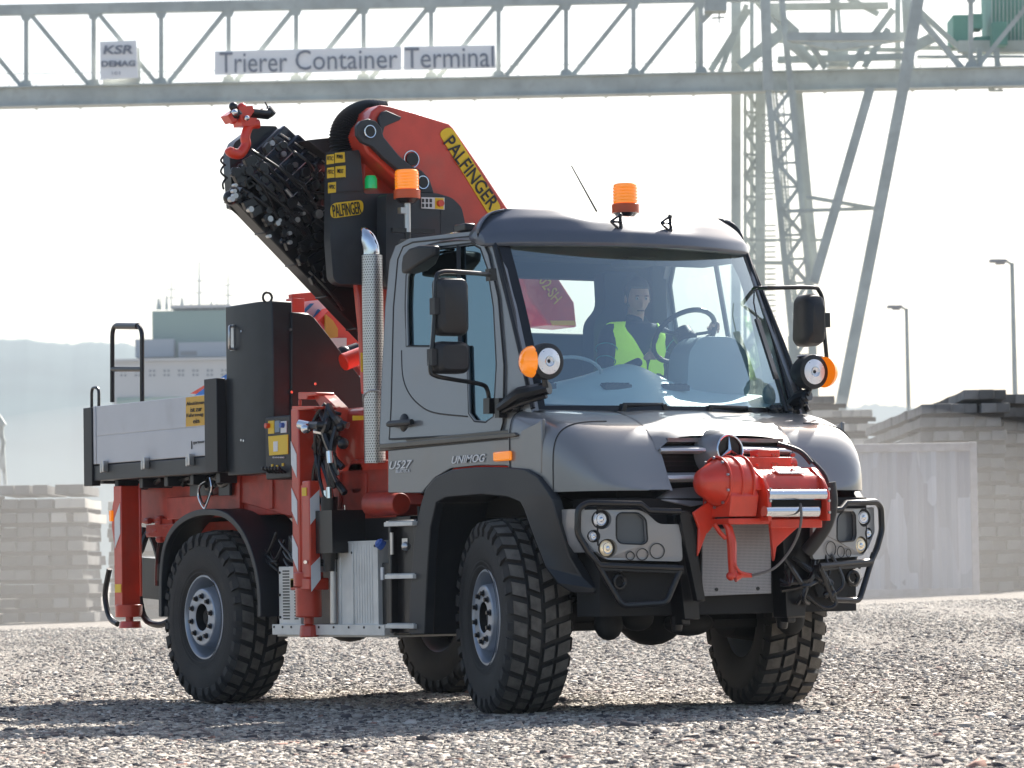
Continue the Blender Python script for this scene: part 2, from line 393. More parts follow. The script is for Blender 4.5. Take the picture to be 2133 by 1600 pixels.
# ---- red subframe behind the cab
b = M(); yo = -.86
b.box(-1.25, 2.55, -.62, .62, 1.28, 1.50)
b.prism([S(290,1020,yo),S(420,1000,yo),S(420,1075,yo),S(375,1082,yo),S(370,1090,yo),S(290,1090,yo)], (0,.1,0))
b.box(-.9, .95, -.93, -.83, 1.30, 1.46); b.box(-.5, .95, -.88, -.80, 1.46, 1.58)
b.box(-1.3, .3, -.90, -.70, 1.18, 1.27)
b.prism([S(478,990,-.95),S(808,975,-.95),S(808,1028,-.95),S(830,1050,-.95),S(825,1082,-.95),S(740,1082,-.95),S(700,1070,-.95),S(600,1075,-.95),S(478,1040,-.95)], (0,.25,0))
b.cyl(S(775,1050,-.98), S(828,1050,-.98)+Vector((.05,0,0)), .085, .07, 18)
for px in (492,560,640,700,755): b.prism([S(px,985,-.965),S(px+7,985,-.965),S(px+7,1060,-.965),S(px,1060,-.965)], (0,.04,0))
for i in range(9):
    p = S(random.uniform(300,360), random.uniform(1075,1125), -.88); b.cyl(p, p+Vector((.07,0,0)), .025, n=8)
b.prism([S(320,1080,-.88),S(358,1080,-.88),S(358,1118,-.88),S(345,1130,-.88),S(325,1112,-.88)], (0,.12,0))
fr = b.done('subframe', REDD, T, bevel=.006)
b = M()
for q in (((395,1000),(438,998),(438,1032),(395,1034)), ((455,997),(478,996),(478,1032),(455,1033))): b.prism([S(x,y,-.995) for x,y in q], (0,.02,0))
b.each('junction_plate', GREYP, fr, bevel=.003)
b = M()
for i in range(24):
    a = S(random.uniform(285,480), random.uniform(988,1005), -.98); c = a+Vector((random.uniform(-.3,.3), 0, random.uniform(-.05,.03)))
    b.tube(smoothpath([a, (a+c)/2+Vector((0,-.02,random.uniform(-.06,.02))), c], 4), random.choice([.008,.012,.018]), 6)
b.box(-1.5, .25, -.75, .75, 1.50, 1.57)
b.tube(smoothpath([S(430,1000,-1.0),S(415,1020,-1.02),S(425,1050,-1.05),S(438,1020,-1.02),S(436,995,-1.0)],6), .006, 6)
b.tube(smoothpath([S(300,1100,-.8),S(292,1150,-.85),S(310,1110,-.8),S(330,1160,-.8),S(332,1210,-.8)],6), .025, 8)
b.tube(smoothpath([S(355,1100,-.8),S(340,1120,-.8),S(332,1160,-.8),S(330,1220,-.8)],6), .03, 8)
b.tube(smoothpath([S(228,1185,-.95),S(219,1240,-.95),S(228,1285,-.95),S(245,1300,-.95)],6), .022, 8)
b.tube(smoothpath([S(288,1225,-.95),S(300,1285,-.95),S(330,1302,-.95),S(362,1288,-.9)],6), .024, 8)
b.prism([S(283,1160,-.7),S(340,1165,-.7),S(340,1250,-.7),S(283,1245,-.7)], (0,.5,0))
b.done('hydraulic_hoses', BLKM, T)
# cable loop
b = M(); b.tube(smoothpath([S(437,995,-1.17),S(440,1020,-1.17),S(430,1052,-1.17),S(424,1058,-1.17),S(413,1035,-1.17),S(416,1012,-1.17),S(428,1003,-1.17)],6), .006, 6); b.done('cable_loop', CHROME, T)

# ---- drop-side bed
b = M(); Y = 1.17
b.box(-1.66, .46, -1.13, 1.13, 1.60, 1.66)
for s in (-1, 1): b.box(-1.56, .24, s*Y-.02, s*Y+.02, 1.60, 1.712)
b.box(-1.64,-1.58,-1.1,1.1,1.58,2.12); b.box(.25,.45,-1.05,1.05,1.6,2.2)
for x in np.arange(-1.4,.3,.4): b.box(x,x+.06,-1.1,1.1,1.53,1.6)
bed = b.done('load_bed', GREYP, T, bevel=.005)
for s in (-1, 1):
    b = M(); p = [(-1.555,1.722),(.235,1.722),(.235,2.146),(-1.555,2.146)]
    z0 = 1.722
    for (a_, c_) in ((1.722,1.925),(1.929,2.146)): b.box(-1.51, .235, s*Y-.02, s*Y+.02, a_, c_)
    b.box(-1.557,-1.515, s*Y-.024, s*Y+.024, 1.722, 2.148); b.box(-1.51,.235,s*Y-.016,s*Y+.016,1.92,1.932)
    sb = b.done('side_board', ALU, bed, bevel=.004)
    if s < 0: SB = sb
    b = M()
    for x in (-1.35,-.68,.02):
        b.box(x-.03,x+.03, s*(Y+.035)-.016, s*(Y+.035)+.016, 1.70, 1.74); b.box(x-.028,x-.008, s*(Y+.05)-.01, s*(Y+.05)+.01, 1.655, 1.72); b.box(x+.01,x+.04, s*(Y+.045)-.02, s*(Y+.045)+.02, 1.66, 1.74)
    b.each('board_latch', STEEL, bed, bevel=.003)
    b = M(); b.box(-1.70,-1.56, s*(Y+.0)-.035, s*(Y+.0)+.035, 1.565, 2.142); b.box(.24,.428, s*Y-.035, s*Y+.035, 1.60, 2.25)
    b.each('corner_post', BLACK, bed, bevel=.004)
b = M(); b.box(.36,.47,-1.12,1.12,1.60,2.245); b.done('headboard', BLKM, bed, bevel=.004)
b = M(); yh = -1.10
b.tube([S(234,838,yh)]+rnd([S(234,838,yh),S(234,677,yh),S(296,679,yh),S(296,838,yh)],.09,5)[6:-6]+[S(296,838,yh)], .017, 10)
b.tube([S(234,769,yh),S(296,769,yh)], .019, 10); b.tube([S(244,679,yh),S(287,679.6,yh)], .024, 10)
b.done('grab_hoop', BLKM, bed)
b = M(); b.tube([S(191,852,-1.15)]+rnd([S(191,852,-1.15),S(191,807,-1.15),S(206,808,-1.15),S(206,852,-1.15)],.05,4)[5:-5]+[S(206,852,-1.15)], .012, 8); b.done('small_grab_hoop', BLKM, bed)
Ys = -1.192
sg = M().prism([S(387,828,Ys),S(432,823,Ys),S(432,885,Ys),S(387,889,Ys)], (0,.003,0)).done('warning_sign', ORSIGN, SB)
for i, (tx, w) in enumerate((('Abstützung', .30), ('ist zur', .17), ('Fahrzeug ?', .29), ('ein', .09))):
    text(tx, S(409.5, 840.5+12.2*i, Ys-.001), (1,0,0), (0,0,1), .032, w, INK, sg, 'sign_lettering')
text('gartner', S(415,922,Ys-.001), (1,0,0), (0,0,1), .022, .17, INK, SB, 'maker_lettering'); M().box(.015,.025,Ys-.003,Ys,1.775,1.83).done('maker_mark', INK, SB)

# ---- tool cabinet behind crane
b = M()
b.prism([(.43,-1.13,1.575),(.90,-1.13,1.575),(1.0,-1.07,1.575),(1.0,-.915,1.575),(.43,-.915,1.575)], (0,0,1.17))
cab_ = b.done('tool_cabinet', GREYP, T, bevel=.008)
b = M(); b.prism([X(607,650,1.02),X(640,652,1.02),X(655,662,1.02),X(685,700,1.02),X(757,795,1.02),X(757,860,1.02),X(607,870,1.02)], (-.45,0,0))
b.done('cable_guard', BLACK, cab_, bevel=.01)
b = M(); y = -1.14
b.tube(smoothpath([S(480,680,y),S(478,684,y-.04),S(478,722,y-.04),S(481,727,y)],4), .010, 8); b.prism([S(478,677,y),S(486,676,y),S(487,730,y),S(479,731,y)], (0,.012,0))
b.done('cabinet_handle', STEEL, cab_)
b = M()
for px, py in ((505,690),(510,918),(505,917)): p = S(px,py,-1.13); b.cyl(p, p+Vector((0,-.012,0)), .009, n=8)
for px, py in ((604,687),(606,817),(655,800)): p = X(px,py,1.03); b.cyl(p-Vector((.04,0,0)), p+Vector((.012,0,0)), .010, n=8)
b.each('cabinet_bolt', CHROME, cab_)
b = M(); c = X(557,620,.95); b.tube([c+Vector((0,.035*cos(t),.035*sin(t))) for t in [2*pi*i/14 for i in range(14)]], .009, 6, closed=True); b.done('lifting_eye', BLKM, cab_)
# control panel
y = -1.125
b = M(); b.box(.975,1.335,-1.125,-.95,1.53,1.955); cp = b.done('control_panel', BLACK, T, bevel=.012)
M().prism([S(560,909,y),S(601,905,y),S(601,946,y),S(562,949,y)], (0,-.006,0)).done('yellow_plate', YEL, cp, bevel=.002)
M().prism([S(560,877,y),S(572,876,y),S(572,903,y),S(560,904,y)], (0,-.006,0)).done('yellow_label', YEL, cp)
M().prism([S(574,877,y),S(584,876,y),S(584,900,y),S(574,901,y)], (0,-.007,0)).done('display', mat('display', (.18,.25,.32), .15), cp)
M().prism([S(586,878,y),S(598,877,y),S(598,901,y),S(586,902,y)], (0,-.006,0)).done('white_label', WHITEP, cp)
b = M(); p = S(592,886,y); b.cyl(p, p+Vector((0,-.03,0)), .018, n=12); b.done('blue_knob', BLUE, cp)
b = M(); p = S(562,887,y); b.cyl(p, p+Vector((0,-.035,0)), .018, n=12); b.done('stop_knob', WRED, cp)
b = M(); b.prism([S(570,920,y-.006),S(579,919,y-.006),S(579,940,y-.006),S(570,941,y-.006)], (0,-.003,0))
for i in range(5): p = S(572+i*5,953,y); b.cyl(p, p+Vector((0,-.012,0)), .006, n=6)
b.done('label_print', WHITEP, cp)
b = M()
for i in range(6):
    p = S(562+i*6.6,985,y); b.cyl(p, p+Vector((0,-.05,.03)), .009, n=6); b.ball(p+Vector((0,-.05,.03)), .014, 5)
b.done('valve_lever', BLKM, cp)
b = M()
for px, py, c in ((568,970,0),(578,972,0),(590,968,0)): p = S(px,py,y); b.box(p.x-.012,p.x+.012,y-.006,y,p.z-.01,p.z+.01)
b.each('lever_label', YEL, cp)

# ---- outriggers
def stripes(x0, x1, y, z0, z1, par, pitch=.30, up=1, n=9):
    b = M(); w = x1-x0
    for k in range(n):
        a = z1-.18-k*pitch; p = [(x0,a),(x0,a-pitch*.5),(x1,a-pitch*.5-up*w*1.2),(x1,a-up*w*1.2)]
        if min(q[1] for q in p) < z0+.05: break
        b.prism([(q[0],y,q[1]) for q in p], (0,-.003,0))
    b.each('reflective_stripe', WHITEP, par)
yr = -1.21
b = M(); b.box(1.495,1.60,yr,yr+.14,.83,1.985)
b.prism([S(607,846,yr),S(655,846,yr),S(655,852,yr),S(607,856,yr)], (0,.2,0))
b.prism([S(620,817,-1.1),S(658,817,-1.1),S(660,824,-1.1),S(640,826,-1.1),S(640,832,-1.1),S(620,832,-1.1)], (0,.14,0)); b.cyl(S(625,832,-1.1), S(625,846,-1.1), .012)
b.box(1.69,1.79,yr-.03,yr+.05,.86,1.50); b.box(1.58,1.72,yr+.01,yr+.04,.88,1.48)
b.cyl((1.60,yr+.06,.60),(1.60,yr+.06,.80),.088,n=24); b.box(1.49,1.76,yr-.02,yr+.13,.78,.86)
b.cyl((1.60,yr+.06,.80),(1.60,yr+.06,.90),.10,n=24)
b.cyl((1.60,yr+.06,.55),(1.60,yr+.06,.62),.035,n=16); b.cyl((1.60,yr+.06,.47),(1.60,yr+.06,.55),.065,.058,n=20)
b.prism([S(650,825,-1.05),S(672,822,-1.05),S(700,850,-1.05),S(700,880,-1.05),S(668,850,-1.05)], (0,.1,0))
og = b.done('front_outrigger', RED, T, bevel=.012)
stripes(1.50,1.575,yr-.001,.85,1.95,og,.31,1)
b = M()
for k in range(3):
    z = 1.38-k*.22
    if k != 1: b.prism([(1.7915,yr-.025,z),(1.7915,yr-.025,z-.17),(1.7915,yr+.045,z-.09),(1.7915,yr+.045,z+.06)], (.003,0,0))
b.each('reflective_stripe', WHITEP, og)
b = M(); b.box(1.497,1.57,yr-.02,yr-.0035,.80,.855); b.box(1.70,1.76,yr-.035,yr-.031,1.40,1.455); b.each('yellow_sticker', YEL, og)
b = M(); b.box(1.80,2.02,-1.2,-.9,1.02,1.30)
for i in range(30):
    a = S(random.uniform(655,700), random.uniform(840,960), -1.12); c = a+Vector((random.uniform(-.05,.15),random.uniform(-.05,.05),random.uniform(-.35,-.05)))
    b.tube(smoothpath([a,(a+c)/2+Vector((random.uniform(-.08,.08),-.03,0)),c],4), random.choice([.012,.018,.024]), 6)
for i in range(10):
    p = S(random.uniform(655,715), random.uniform(850,985), -1.1); b.ball(p, random.uniform(.03,.06), 6)
b.cyl(S(686,1035,-1.13), S(686,1165,-1.13), .055, n=16); b.cyl(S(686,1165,-1.13), S(686,1190,-1.13), .04, n=12)
b.tube([S(632,887,-1.2),S(665,887,-1.2),S(700,885,-1.1)], .03, 10)
b.done('outrigger_valves', BLKM, og)
b = M(); b.cyl(S(625,884,-1.23), S(647,888,-1.2), .035, n=14); b.ball(S(637,893,-1.24), .035, 8); b.tube([S(655,898,-1.2),S(680,902,-1.15)], .02, 8); b.cyl(S(686,940,-1.18), S(688,965,-1.18), .022, n=10)
b.cyl(S(686,1015,-1.16), S(687,1038,-1.16), .022, n=10); b.cyl(S(678,1022,-1.16), S(679,1045,-1.16), .016, n=10); b.cyl(S(718,1052,-1.0), S(718,1080,-1.0), .012); b.cyl(S(636,1170,-1.24)*1, S(636,1171,-1.26), .012)
b.each('hydraulic_coupling', CHROME, og)
yr = -1.13
b = M(); b.box(-1.36,-1.235,yr,yr+.145,.66,1.555)
b.prism([(-1.36,yr+.01,1.50),(-1.40,yr+.01,1.42),(-1.415,yr+.01,1.25),(-1.36,yr+.01,1.05)], (0,.1,0))
b.cyl((-1.29,yr+.08,.60),(-1.29,yr+.08,.69),.10,n=24); b.cyl((-1.28,yr+.08,.56),(-1.28,yr+.08,.61),.03,n=14); b.cyl((-1.27,yr+.08,.52),(-1.27,yr+.08,.57),.085,.075,n=20)
b.cyl((-1.19,yr+.13,.75),(-1.19,yr+.13,1.57),.011,n=8)
og2 = b.done('rear_outrigger', RED, T, bevel=.012)
stripes(-1.34,-1.25,yr-.001,.68,1.50,og2,.44,-1)
b = M(); b.box(-1.345,-1.245,yr-.005,yr-.001,.78,.84); b.done('yellow_sticker', YEL, og2)
b = M(); b.box(-1.42,-1.385,yr-.01,yr+.05,1.30,1.38); b.done('side_marker', AMB, og2, bevel=.004)
# ---- mudguard over rear wheel
def arch(px, y, depth, th):
    pass
pts_o = [(330,1285),(331,1200),(338,1140),(355,1100),(385,1072),(425,1060),(470,1068),(505,1105),(528,1160),(540,1220),(543,1285)]
O = smoothpath([S(a,c,-1.16) for a,c in pts_o], 5); b = M(); cc = Vector((.05,-1.16,.60))
V = []
for p in O:
    d = (p-cc); d.y = 0; d.normalize(); i_ = p-d*.045
    V += [p, i_, i_+Vector((0,.05,0)), p-d*.012+Vector((0,.05,0)), p-d*.012+Vector((0,.44,0)), p+Vector((0,.44,0))]
n = len(O); b.add(V, [(i*6+k, i*6+(k+1)%6, (i+1)*6+(k+1)%6, (i+1)*6+k) for i in range(n-1) for k in range(6)] + [(0,1,2,3,4,5)[::-1], tuple((n-1)*6+k for k in range(6))])
b.done('rear_mudguard', FEND, T, fix=True, bevel=.006)
M().add([(v[0],-v[1],v[2]) for v in b.v], [q[::-1] for q in b.f]).done('rear_mudguard', FEND, T, fix=True)
# ---- silver heat shields, battery box
ya = -1.08
b = M(); b.box(1.06,1.36,ya,ya+.3,.55,.94)
hs = b.done('exhaust_shield', ALUB, T, bevel=.004)
b = M()
for i in range(17):
    z = .585+i*.02
    b.box(1.12,1.21,ya-.003,ya,z,z+.009); b.box(1.28,1.33,ya-.003,ya,z,z+.009)
b.each('vent_slot', INK, hs)
b = M(); b.box(1.86,2.40,ya,ya+.35,.55,1.085)
for i in range(7): b.box(2.12+i*.034,2.128+i*.034,ya-.004,ya,.56,1.08)
b.box(2.06,2.09,ya-.010,ya,.555,1.08); b.box(1.90,1.92,ya-.008,ya,.555,1.08)
b.box(1.05,2.56,ya-.05,ya+.02,.483,.553); b.box(1.05,2.56,ya-.01,ya+.5,.47,.485)
b.box(1.86,2.42,ya-.003,ya+.3,1.085,1.095)
bs_ = b.done('battery_box', ALUB, T, bevel=.004)
b = M(); b.cyl((1.86,ya-.03,.56),(1.86,ya-.03,1.0),.022,n=16); b.done('drain_pipe', STEEL, bs_)
b = M()
for x in (1.08,1.2,1.32,1.5,1.7,1.9,2.1,2.3,2.5):
    b.cyl((x,ya-.055,.535),(x,ya-.045,.535),.008,n=8)
for x,z in ((2.38,1.06),(2.08,1.02),(1.08,.9),(1.08,.75),(1.08,.6)): b.cyl((x,ya-.012,z),(x,ya,z),.009,n=8)
b.each('shield_bolt', BLKM, bs_)
b = M(); b.box(1.05,1.35,-1.0,-.7,.97,1.15); b.box(1.36,1.5,-.9,-.6,.9,1.2); b.box(2.4,2.60,-1.05,-.7,.5,.95); b.box(1.4,2.6,-.95,-.5,1.0,1.25)
for i in range(12):
    a = Vector((random.uniform(.75,1.2),-1.05,random.uniform(.9,1.25))); b.tube(smoothpath([a,a+Vector((.1,-.02,-.05)),a+Vector((.2,0,random.uniform(-.2,.1)))],4), .012, 6)
b.done('air_tank_bracket', BLKM, T, bevel=.008)
b = M(); p = S(797,1137,-1.12); b.cyl(p, p+Vector((.0,-.03,.02)), .034, .032, 16); b.cyl(p+Vector((0,-.03,.02)), p+Vector((0,-.04,.027)), .026, .02, 12); b.done('filler_cap', BLUE, T)
b = M(); p = S(797,1195,-1.12); b.box(p.x-.01,p.x+.02,-1.13,-1.12,p.z-.04,p.z+.04); b.done('white_tag', WHITEP, T)
# ---- cab steps
b = M(); b.box(2.66,3.06,-1.10,-.8,.50,1.20); b.box(2.66,2.69,-1.15,-.85,.50,1.22); b.box(2.98,3.02,-1.15,-.85,.50,1.22)
st = b.done('step_frame', BLKM, T, bevel=.006)
for z in (.53,.845,1.178):
    b = M(); b.box(2.675,3.03,-1.19,-.95,z,z+.028)
    for i in range(14): b.box(2.69+i*.024,2.70+i*.024,-1.185,-.96,z+.028,z+.034)
    b.done('step_tread', ALUB, st, bevel=.003)
b = M(); b.box(2.70,2.73,-1.16,-1.15,1.0,1.14); b.box(2.85,2.92,-1.16,-1.15,1.03,1.10); b.ball((2.9,-1.16,1.05),.03,6); b.each('step_bracket', STEEL, st)
# ---- exhaust stack
EC = S(778,750,-1.0); b = M(); c = Vector((EC.x,EC.y,0)); b.lathe([(1.60,.064),(1.60,.069),(2.955,.069),(2.96,.06)], c, (0,0,1), 28)
ex = b.done('exhaust_stack', None or mat('perforated steel', (.60,.60,.58), .35, .8, dirt=.12), T)
def perfor(m_, sc):
    n = m_.node_tree.nodes; l = m_.node_tree.links; bs = n['Principled BSDF']
    tc = n.new('ShaderNodeTexCoord'); mp = n.new('ShaderNodeMapping'); mp.inputs['Scale'].default_value = sc; l.new(tc.outputs['Object'], mp.inputs[0])
    v = n.new('ShaderNodeTexVoronoi'); v.inputs['Randomness'].default_value = 0; v.inputs['Scale'].default_value = 1; l.new(mp.outputs[0], v.inputs['Vector'])
    g = n.new('ShaderNodeMath'); g.operation = 'GREATER_THAN'; g.inputs[1].default_value = .36; l.new(v.outputs['Distance'], g.inputs[0])
    x = n.new('ShaderNodeMix'); x.data_type = 'RGBA'; l.new(g.outputs[0], x.inputs[0]); x.inputs[6].default_value = (.16,.16,.165,1)
    old = bs.inputs['Base Color']
    if old.links: l.new(old.links[0].from_socket, x.inputs[7])
    else: x.inputs[7].default_value = old.default_value
    l.new(x.outputs[2], old)
def perfcyl(m_, cx, cy, na, pz, z0):       # holes laid round the cylinder
    n = m_.node_tree.nodes; l = m_.node_tree.links; bs = n['Principled BSDF']
    tc = n.new('ShaderNodeTexCoord'); sp = n.new('ShaderNodeSeparateXYZ'); l.new(tc.outputs['Object'], sp.inputs[0])
    def mth(op, a, b_=None):
        q = n.new('ShaderNodeMath'); q.operation = op
        for i, v in enumerate((a, b_)):
            if v is None: continue
            if isinstance(v, (int, float)): q.inputs[i].default_value = v
            else: l.new(v, q.inputs[i])
        return q.outputs[0]
    ang = mth('ARCTAN2', mth('SUBTRACT', sp.outputs[1], cy), mth('SUBTRACT', sp.outputs[0], cx))
    u = mth('MULTIPLY', ang, na/(2*pi)); v = mth('MULTIPLY', sp.outputs[2], pz)
    row = mth('FLOOR', v); u2 = mth('FRACT', mth('ADD', mth('ADD', u, mth('MULTIPLY', row, .5)), 100)); v2 = mth('FRACT', v)
    du = mth('POWER', mth('SUBTRACT', u2, .5), 2); dv = mth('POWER', mth('SUBTRACT', v2, .5), 2)
    g = mth('GREATER_THAN', mth('ADD', du, dv), .075)
    x = n.new('ShaderNodeMix'); x.data_type = 'RGBA'; l.new(g, x.inputs[0]); x.inputs[6].default_value = (.16,.16,.16,1)
    old = bs.inputs['Base Color']; l.new(old.links[0].from_socket, x.inputs[7]); l.new(x.outputs[2], old)
perfcyl(ex.data.materials[0], EC.x, EC.y, 26, 60, 0)
b = M(); b.box(1.99,2.16,-1.16,-.98,2.165,2.185)
b = M(); b.tube([c+Vector((.071*cos(t),.071*sin(t),2.02+.05*cos(t+.6))) for t in [2*pi*i/24 for i in range(24)]], .007, 6, closed=True); b.done('clamp_ring', STEEL, ex)
b = M(); top = c+Vector((-.01,0,2.94)); path = smoothpath([top, top+Vector((0,0,.06)), top+Vector((-.02,-.015,.14)), top+Vector((-.05,-.035,.20))], 5)
b.tube(path, [.058,.058,.058,.058,.058,.058,.058,.057,.056,.054,.050,.045,.038,.030,.022,.014][:len(path)], 22); b.done('exhaust_outlet', CHROME, ex)
# ================================================================== CAB
side_o = [(790,925),(795,800),(803,640),(812,545),(824,512),(852,498),(920,490),(1000,480),(1028,502),(1045,560),(1075,700),(1104,836),(1108,860),(1085,914)]
win = [(848,722),(846,640),(848,575),(862,535),(890,518),(985,507),(1003,518),(1018,560),(1030,640),(1036,760),(1030,868),(1014,880),(990,878),(978,862),(974,722)]
door = [(811,915),(815,850),(820,640),(829,540),(840,514),(860,505),(985,492),(1004,499),(1018,530),(1038,620),(1050,760),(1048,880),(1042,902)]
def off2(loop, k):
    c = [sum(p[i] for p in loop)/len(loop) for i in (0,1)]
    return [(c[0]+(p[0]-c[0])*k, c[1]+(p[1]-c[1])*k) for p in loop]
IN = Vector((0,.05,0))
b = M(); b.plate([SS(*p) for p in side_o], [[SS(*p) for p in win]], IN); b.mirror()
# rear wall and floor, roof skin
def rearx(z): return 2.50+.10*(z-1.7)/1.3
rw = [(-.97,1.65),(.97,1.65),(.97,2.95),(.85,3.03),(-.85,3.03),(-.97,2.95)]; rh = [(-.78,2.45),(.78,2.45),(.78,2.84),(-.78,2.84)]
b.plate([(rearx(z),y,z) for y,z in rw], [[(rearx(z),y,z) for y,z in rh]], (-.04,0,0))
b.box(2.5,4.1,-1.0,1.0,1.55,1.66)
def roof(u, v):
    y = -1.015+2.03*v; e = abs(y)/1.015; x = 2.60+.92*u
    z = 3.105-.10*e**4-.05*(1-u)**3-.03*(u)**4; return (x+.02*(1-e), y*(1-.01*(1-u)), z-(.03 if e > .97 else 0))
b.grid(roof, 8, 16)
b.grid(lambda u, v: (2.53+.07*u+.02*u, -1.0+2*v, 2.93+.10*u**.6), 3, 2)
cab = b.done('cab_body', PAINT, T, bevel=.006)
b = M(); b.box(2.62,3.58,-.93,.93,2.93,2.96); b.box(2.60,2.70,-1.0,1.0,2.80,2.96)
b.box(3.35,3.68,-.86,.86,2.84,2.93); b.box(3.55,3.75,.0,.22,2.80,2.86)
b.box(2.60,2.66,-.98,.98,1.66,2.44)
for s in (-1,1): b.box(2.62,2.74,s*.93-.06,s*.93+.06,1.66,2.95)
b.done('cab_lining', HEADL, cab, bevel=.01)
for s in (1, -1):
    q = (lambda p: p) if s == 1 else mir
    b = M(); b.plate([q(SS(*p, .012)) for p in rnd([SS(*p) for p in door], .05) and door], [[q(SS(*p, .012)) for p in off2(win, .985)]], q(Vector((0,.011,0))))
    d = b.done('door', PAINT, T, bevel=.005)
    gl = M(); gl.plate([q(SS(*p, -.012)) for p in win], [], q(Vector((0,.005,0)))); gl.done('side_window', GLW if s == 1 else GLR, d)
    b = M(); b.tube([q(SS(*p, .004)) for p in win], .011, 6, closed=True)
    b.beam(q(SS(955,513,.006)), q(SS(958,722,.006)), .026); b.done('window_seal', BLACK, d)
    b = M(); cr = smoothpath([SS(*p, .010) for p in ((837,730),(839,780),(850,815),(872,842),(905,860),(975,868))], 5); b.tube([q(p) for p in cr], .006, 6)
    b.tube([q(SS(*p, .011)) for p in door], .006, 6, closed=True)
    b.done('door_seam', INK, d)
    b = M(); p0 = SS(809,884,.04); p1 = SS(858,879,.045)
    b.tube([q(p0), q(p0+Vector((.04,-.012,0))), q(p1)], [.017,.022,.019], 10); b.ball(q(SS(842,881,.01)), .06, 10, (.9,.35,1)); b.done('door_handle', BLACK, d)
# dark window-post inside, A pillar trim
b = M(); b.tube(smoothpath([SS(1030,512,.0),SS(1046,575,.0),SS(1078,706,.0),SS(1110,850,.0)],4), .016, 8); b.mirror(); b.each('pillar_trim', BLACK, cab)
# ---- windscreen
def ws(u, v, o=0):      # u across -1..1, v up 0..1
    xb = 4.29-.15*u*u; xt = 3.88-.19*u*u; y = (.985-.03*v)*u*1.0; z = 1.835+1.09*v
    return Vector((xb+(xt-xb)*v**1.02+.05*sin(pi*v)*.6+o, y, z))
b = M(); b.grid(lambda a, c: ws(2*a-1, c), 24, 12); b.done('windscreen', GLS, cab)
b = M()
ring = [ws(-1+2*i/20, 0, .004) for i in range(21)]+[ws(1, i/12, .004) for i in range(1,13)]+[ws(1-2*i/20, 1, .004) for i in range(1,21)]+[ws(-1, 1-i/12, .004) for i in range(1,12)]
b.tube(ring, .018, 6, closed=True)
b.grid(lambda a, c: ws((2*a-1)*.99, c*.045, .006), 20, 1); b.grid(lambda a, c: ws(-.99+.075*a, c, .006), 1, 12); b.grid(lambda a, c: ws(.99-.025*a, c, .006)[:], 1, 12)
b.done('windscreen_seal', BLKM, cab)
b = M(); b.plate([(rearx(z)-.02,y,z) for y,z in rh], [], (.005,0,0)); b.done('rear_window', GLR, cab)
b = M(); b.cyl(X(1190,345,3.2), X(1243,441,3.2), .0035, .006, 6); b.box(*[v for p in ((3.15,3.25),(-.14,-.08),(3.09,3.12)) for v in p]); b.done('antenna', BLKM, cab)
# ---- visor
def visor(u, v):
    y = (-1+2*v); e = abs(y); Yw = 1.03*y
    end = max(0, (e-.88)/.12); tp = (1-.50*end**2.2)
    wing = .032*math.exp(-((e-.62)/.25)**4)+.015
    lipx = 4.00-.30*e*e; prof = [(3.40,3.03),(3.50,3.085+wing*.6),(3.62,3.10+wing),(lipx-.20,3.095+wing),(lipx-.10,3.05+wing*.6),(lipx-.02,2.98),(lipx,2.915),(lipx-.015,2.893),(lipx-.10,2.895),(3.50,2.93)]
    i = min(int(u*(len(prof)-1)), len(prof)-2); t = u*(len(prof)-1)-i
    x = prof[i][0]*(1-t)+prof[i+1][0]*t; z = prof[i][1]*(1-t)+prof[i+1][1]*t
    z = 2.90+(z-2.90)*tp; return (3.6+(x-3.6)*(1-.35*end**2.4), Yw*(1-.015*e), z)
b = M(); b.grid(visor, 27, 44); b.f += [tuple(i*45 for i in range(28))[::-1], tuple(i*45+44 for i in range(28))]; v_ = b.done('sun_visor', VISOR, cab, ang=30)
ss = v_.modifiers.new('sub','SUBSURF'); ss.levels = 1; ss.render_levels = 1
sld = v_.modifiers.new('sol','SOLIDIFY'); sld.thickness = .006
for py_, px_ in ((462,1286),(465,1390)):
    b = M(); c = X(px_,py_+4,3.93)
    b.tube([c+Vector((0,-.05,.012)), c+Vector((0,.02,.055)), c+Vector((.01,.025,.01)), c+Vector((0,-.05,.012))], .008, 6); b.tube([c+Vector((0,-.05,.012)), c+Vector((.01,.03,-.055))], .008, 6)
    b.tube([c+Vector((0,.02,.055)), c+Vector((.0,.03,-.055))], .011, 6)
    for k in (.055,.01,-.03,-.055): b.ball(c+Vector((0,.022,k)), .014, 6)
    b.done('lamp_clip', BLKM, v_)
# beacons
def beacon(c, parent, h0=0):
    b = M(); b.lathe([(0,.0001),(0,.088),(.055,.088),(.06,.080),(.065,.0001)], c, (0,0,1), 28); o = b.done('beacon', AMBD, parent)
    b = M(); b.lathe([(.062,.079),(.10,.079),(.18,.077),(.188,.070),(.19,.0001)], c, (0,0,1), 28)
    for i in range(5): b.lathe([(.075+i*.02,.0790),(.08+i*.02,.0815),(.085+i*.02,.0790)], c, (0,0,1), 28)
    b.done('beacon_lens', AMB, o)
    b = M(); b.lathe([(-.03-h0,.03),(-.03,.05),(0,.078)], c, (0,0,1), 20, cap=True); b.done('beacon_socket', BLKM, o); return o
beacon(X(1303,444,3.45), cab)
bc = X(848,414,2.35); bo = beacon(bc, cab)
b = M(); b.cyl(bc-Vector((0,0,.22)), bc, .022, n=12); b.box(bc.x-.02,bc.x+.02,bc.y-.06,bc.y-.01,bc.z-.10,bc.z-.06); b.done('beacon_pole', STEEL, bo)
b = M(); b.beam(bc+Vector((0,-.12,-.21)), bc+Vector((0,.2,-.21)), .03); b.cyl(bc-Vector((0,0,.3)), bc-Vector((0,0,.2)), .02); b.done('pole_bracket', BLKM, bo)
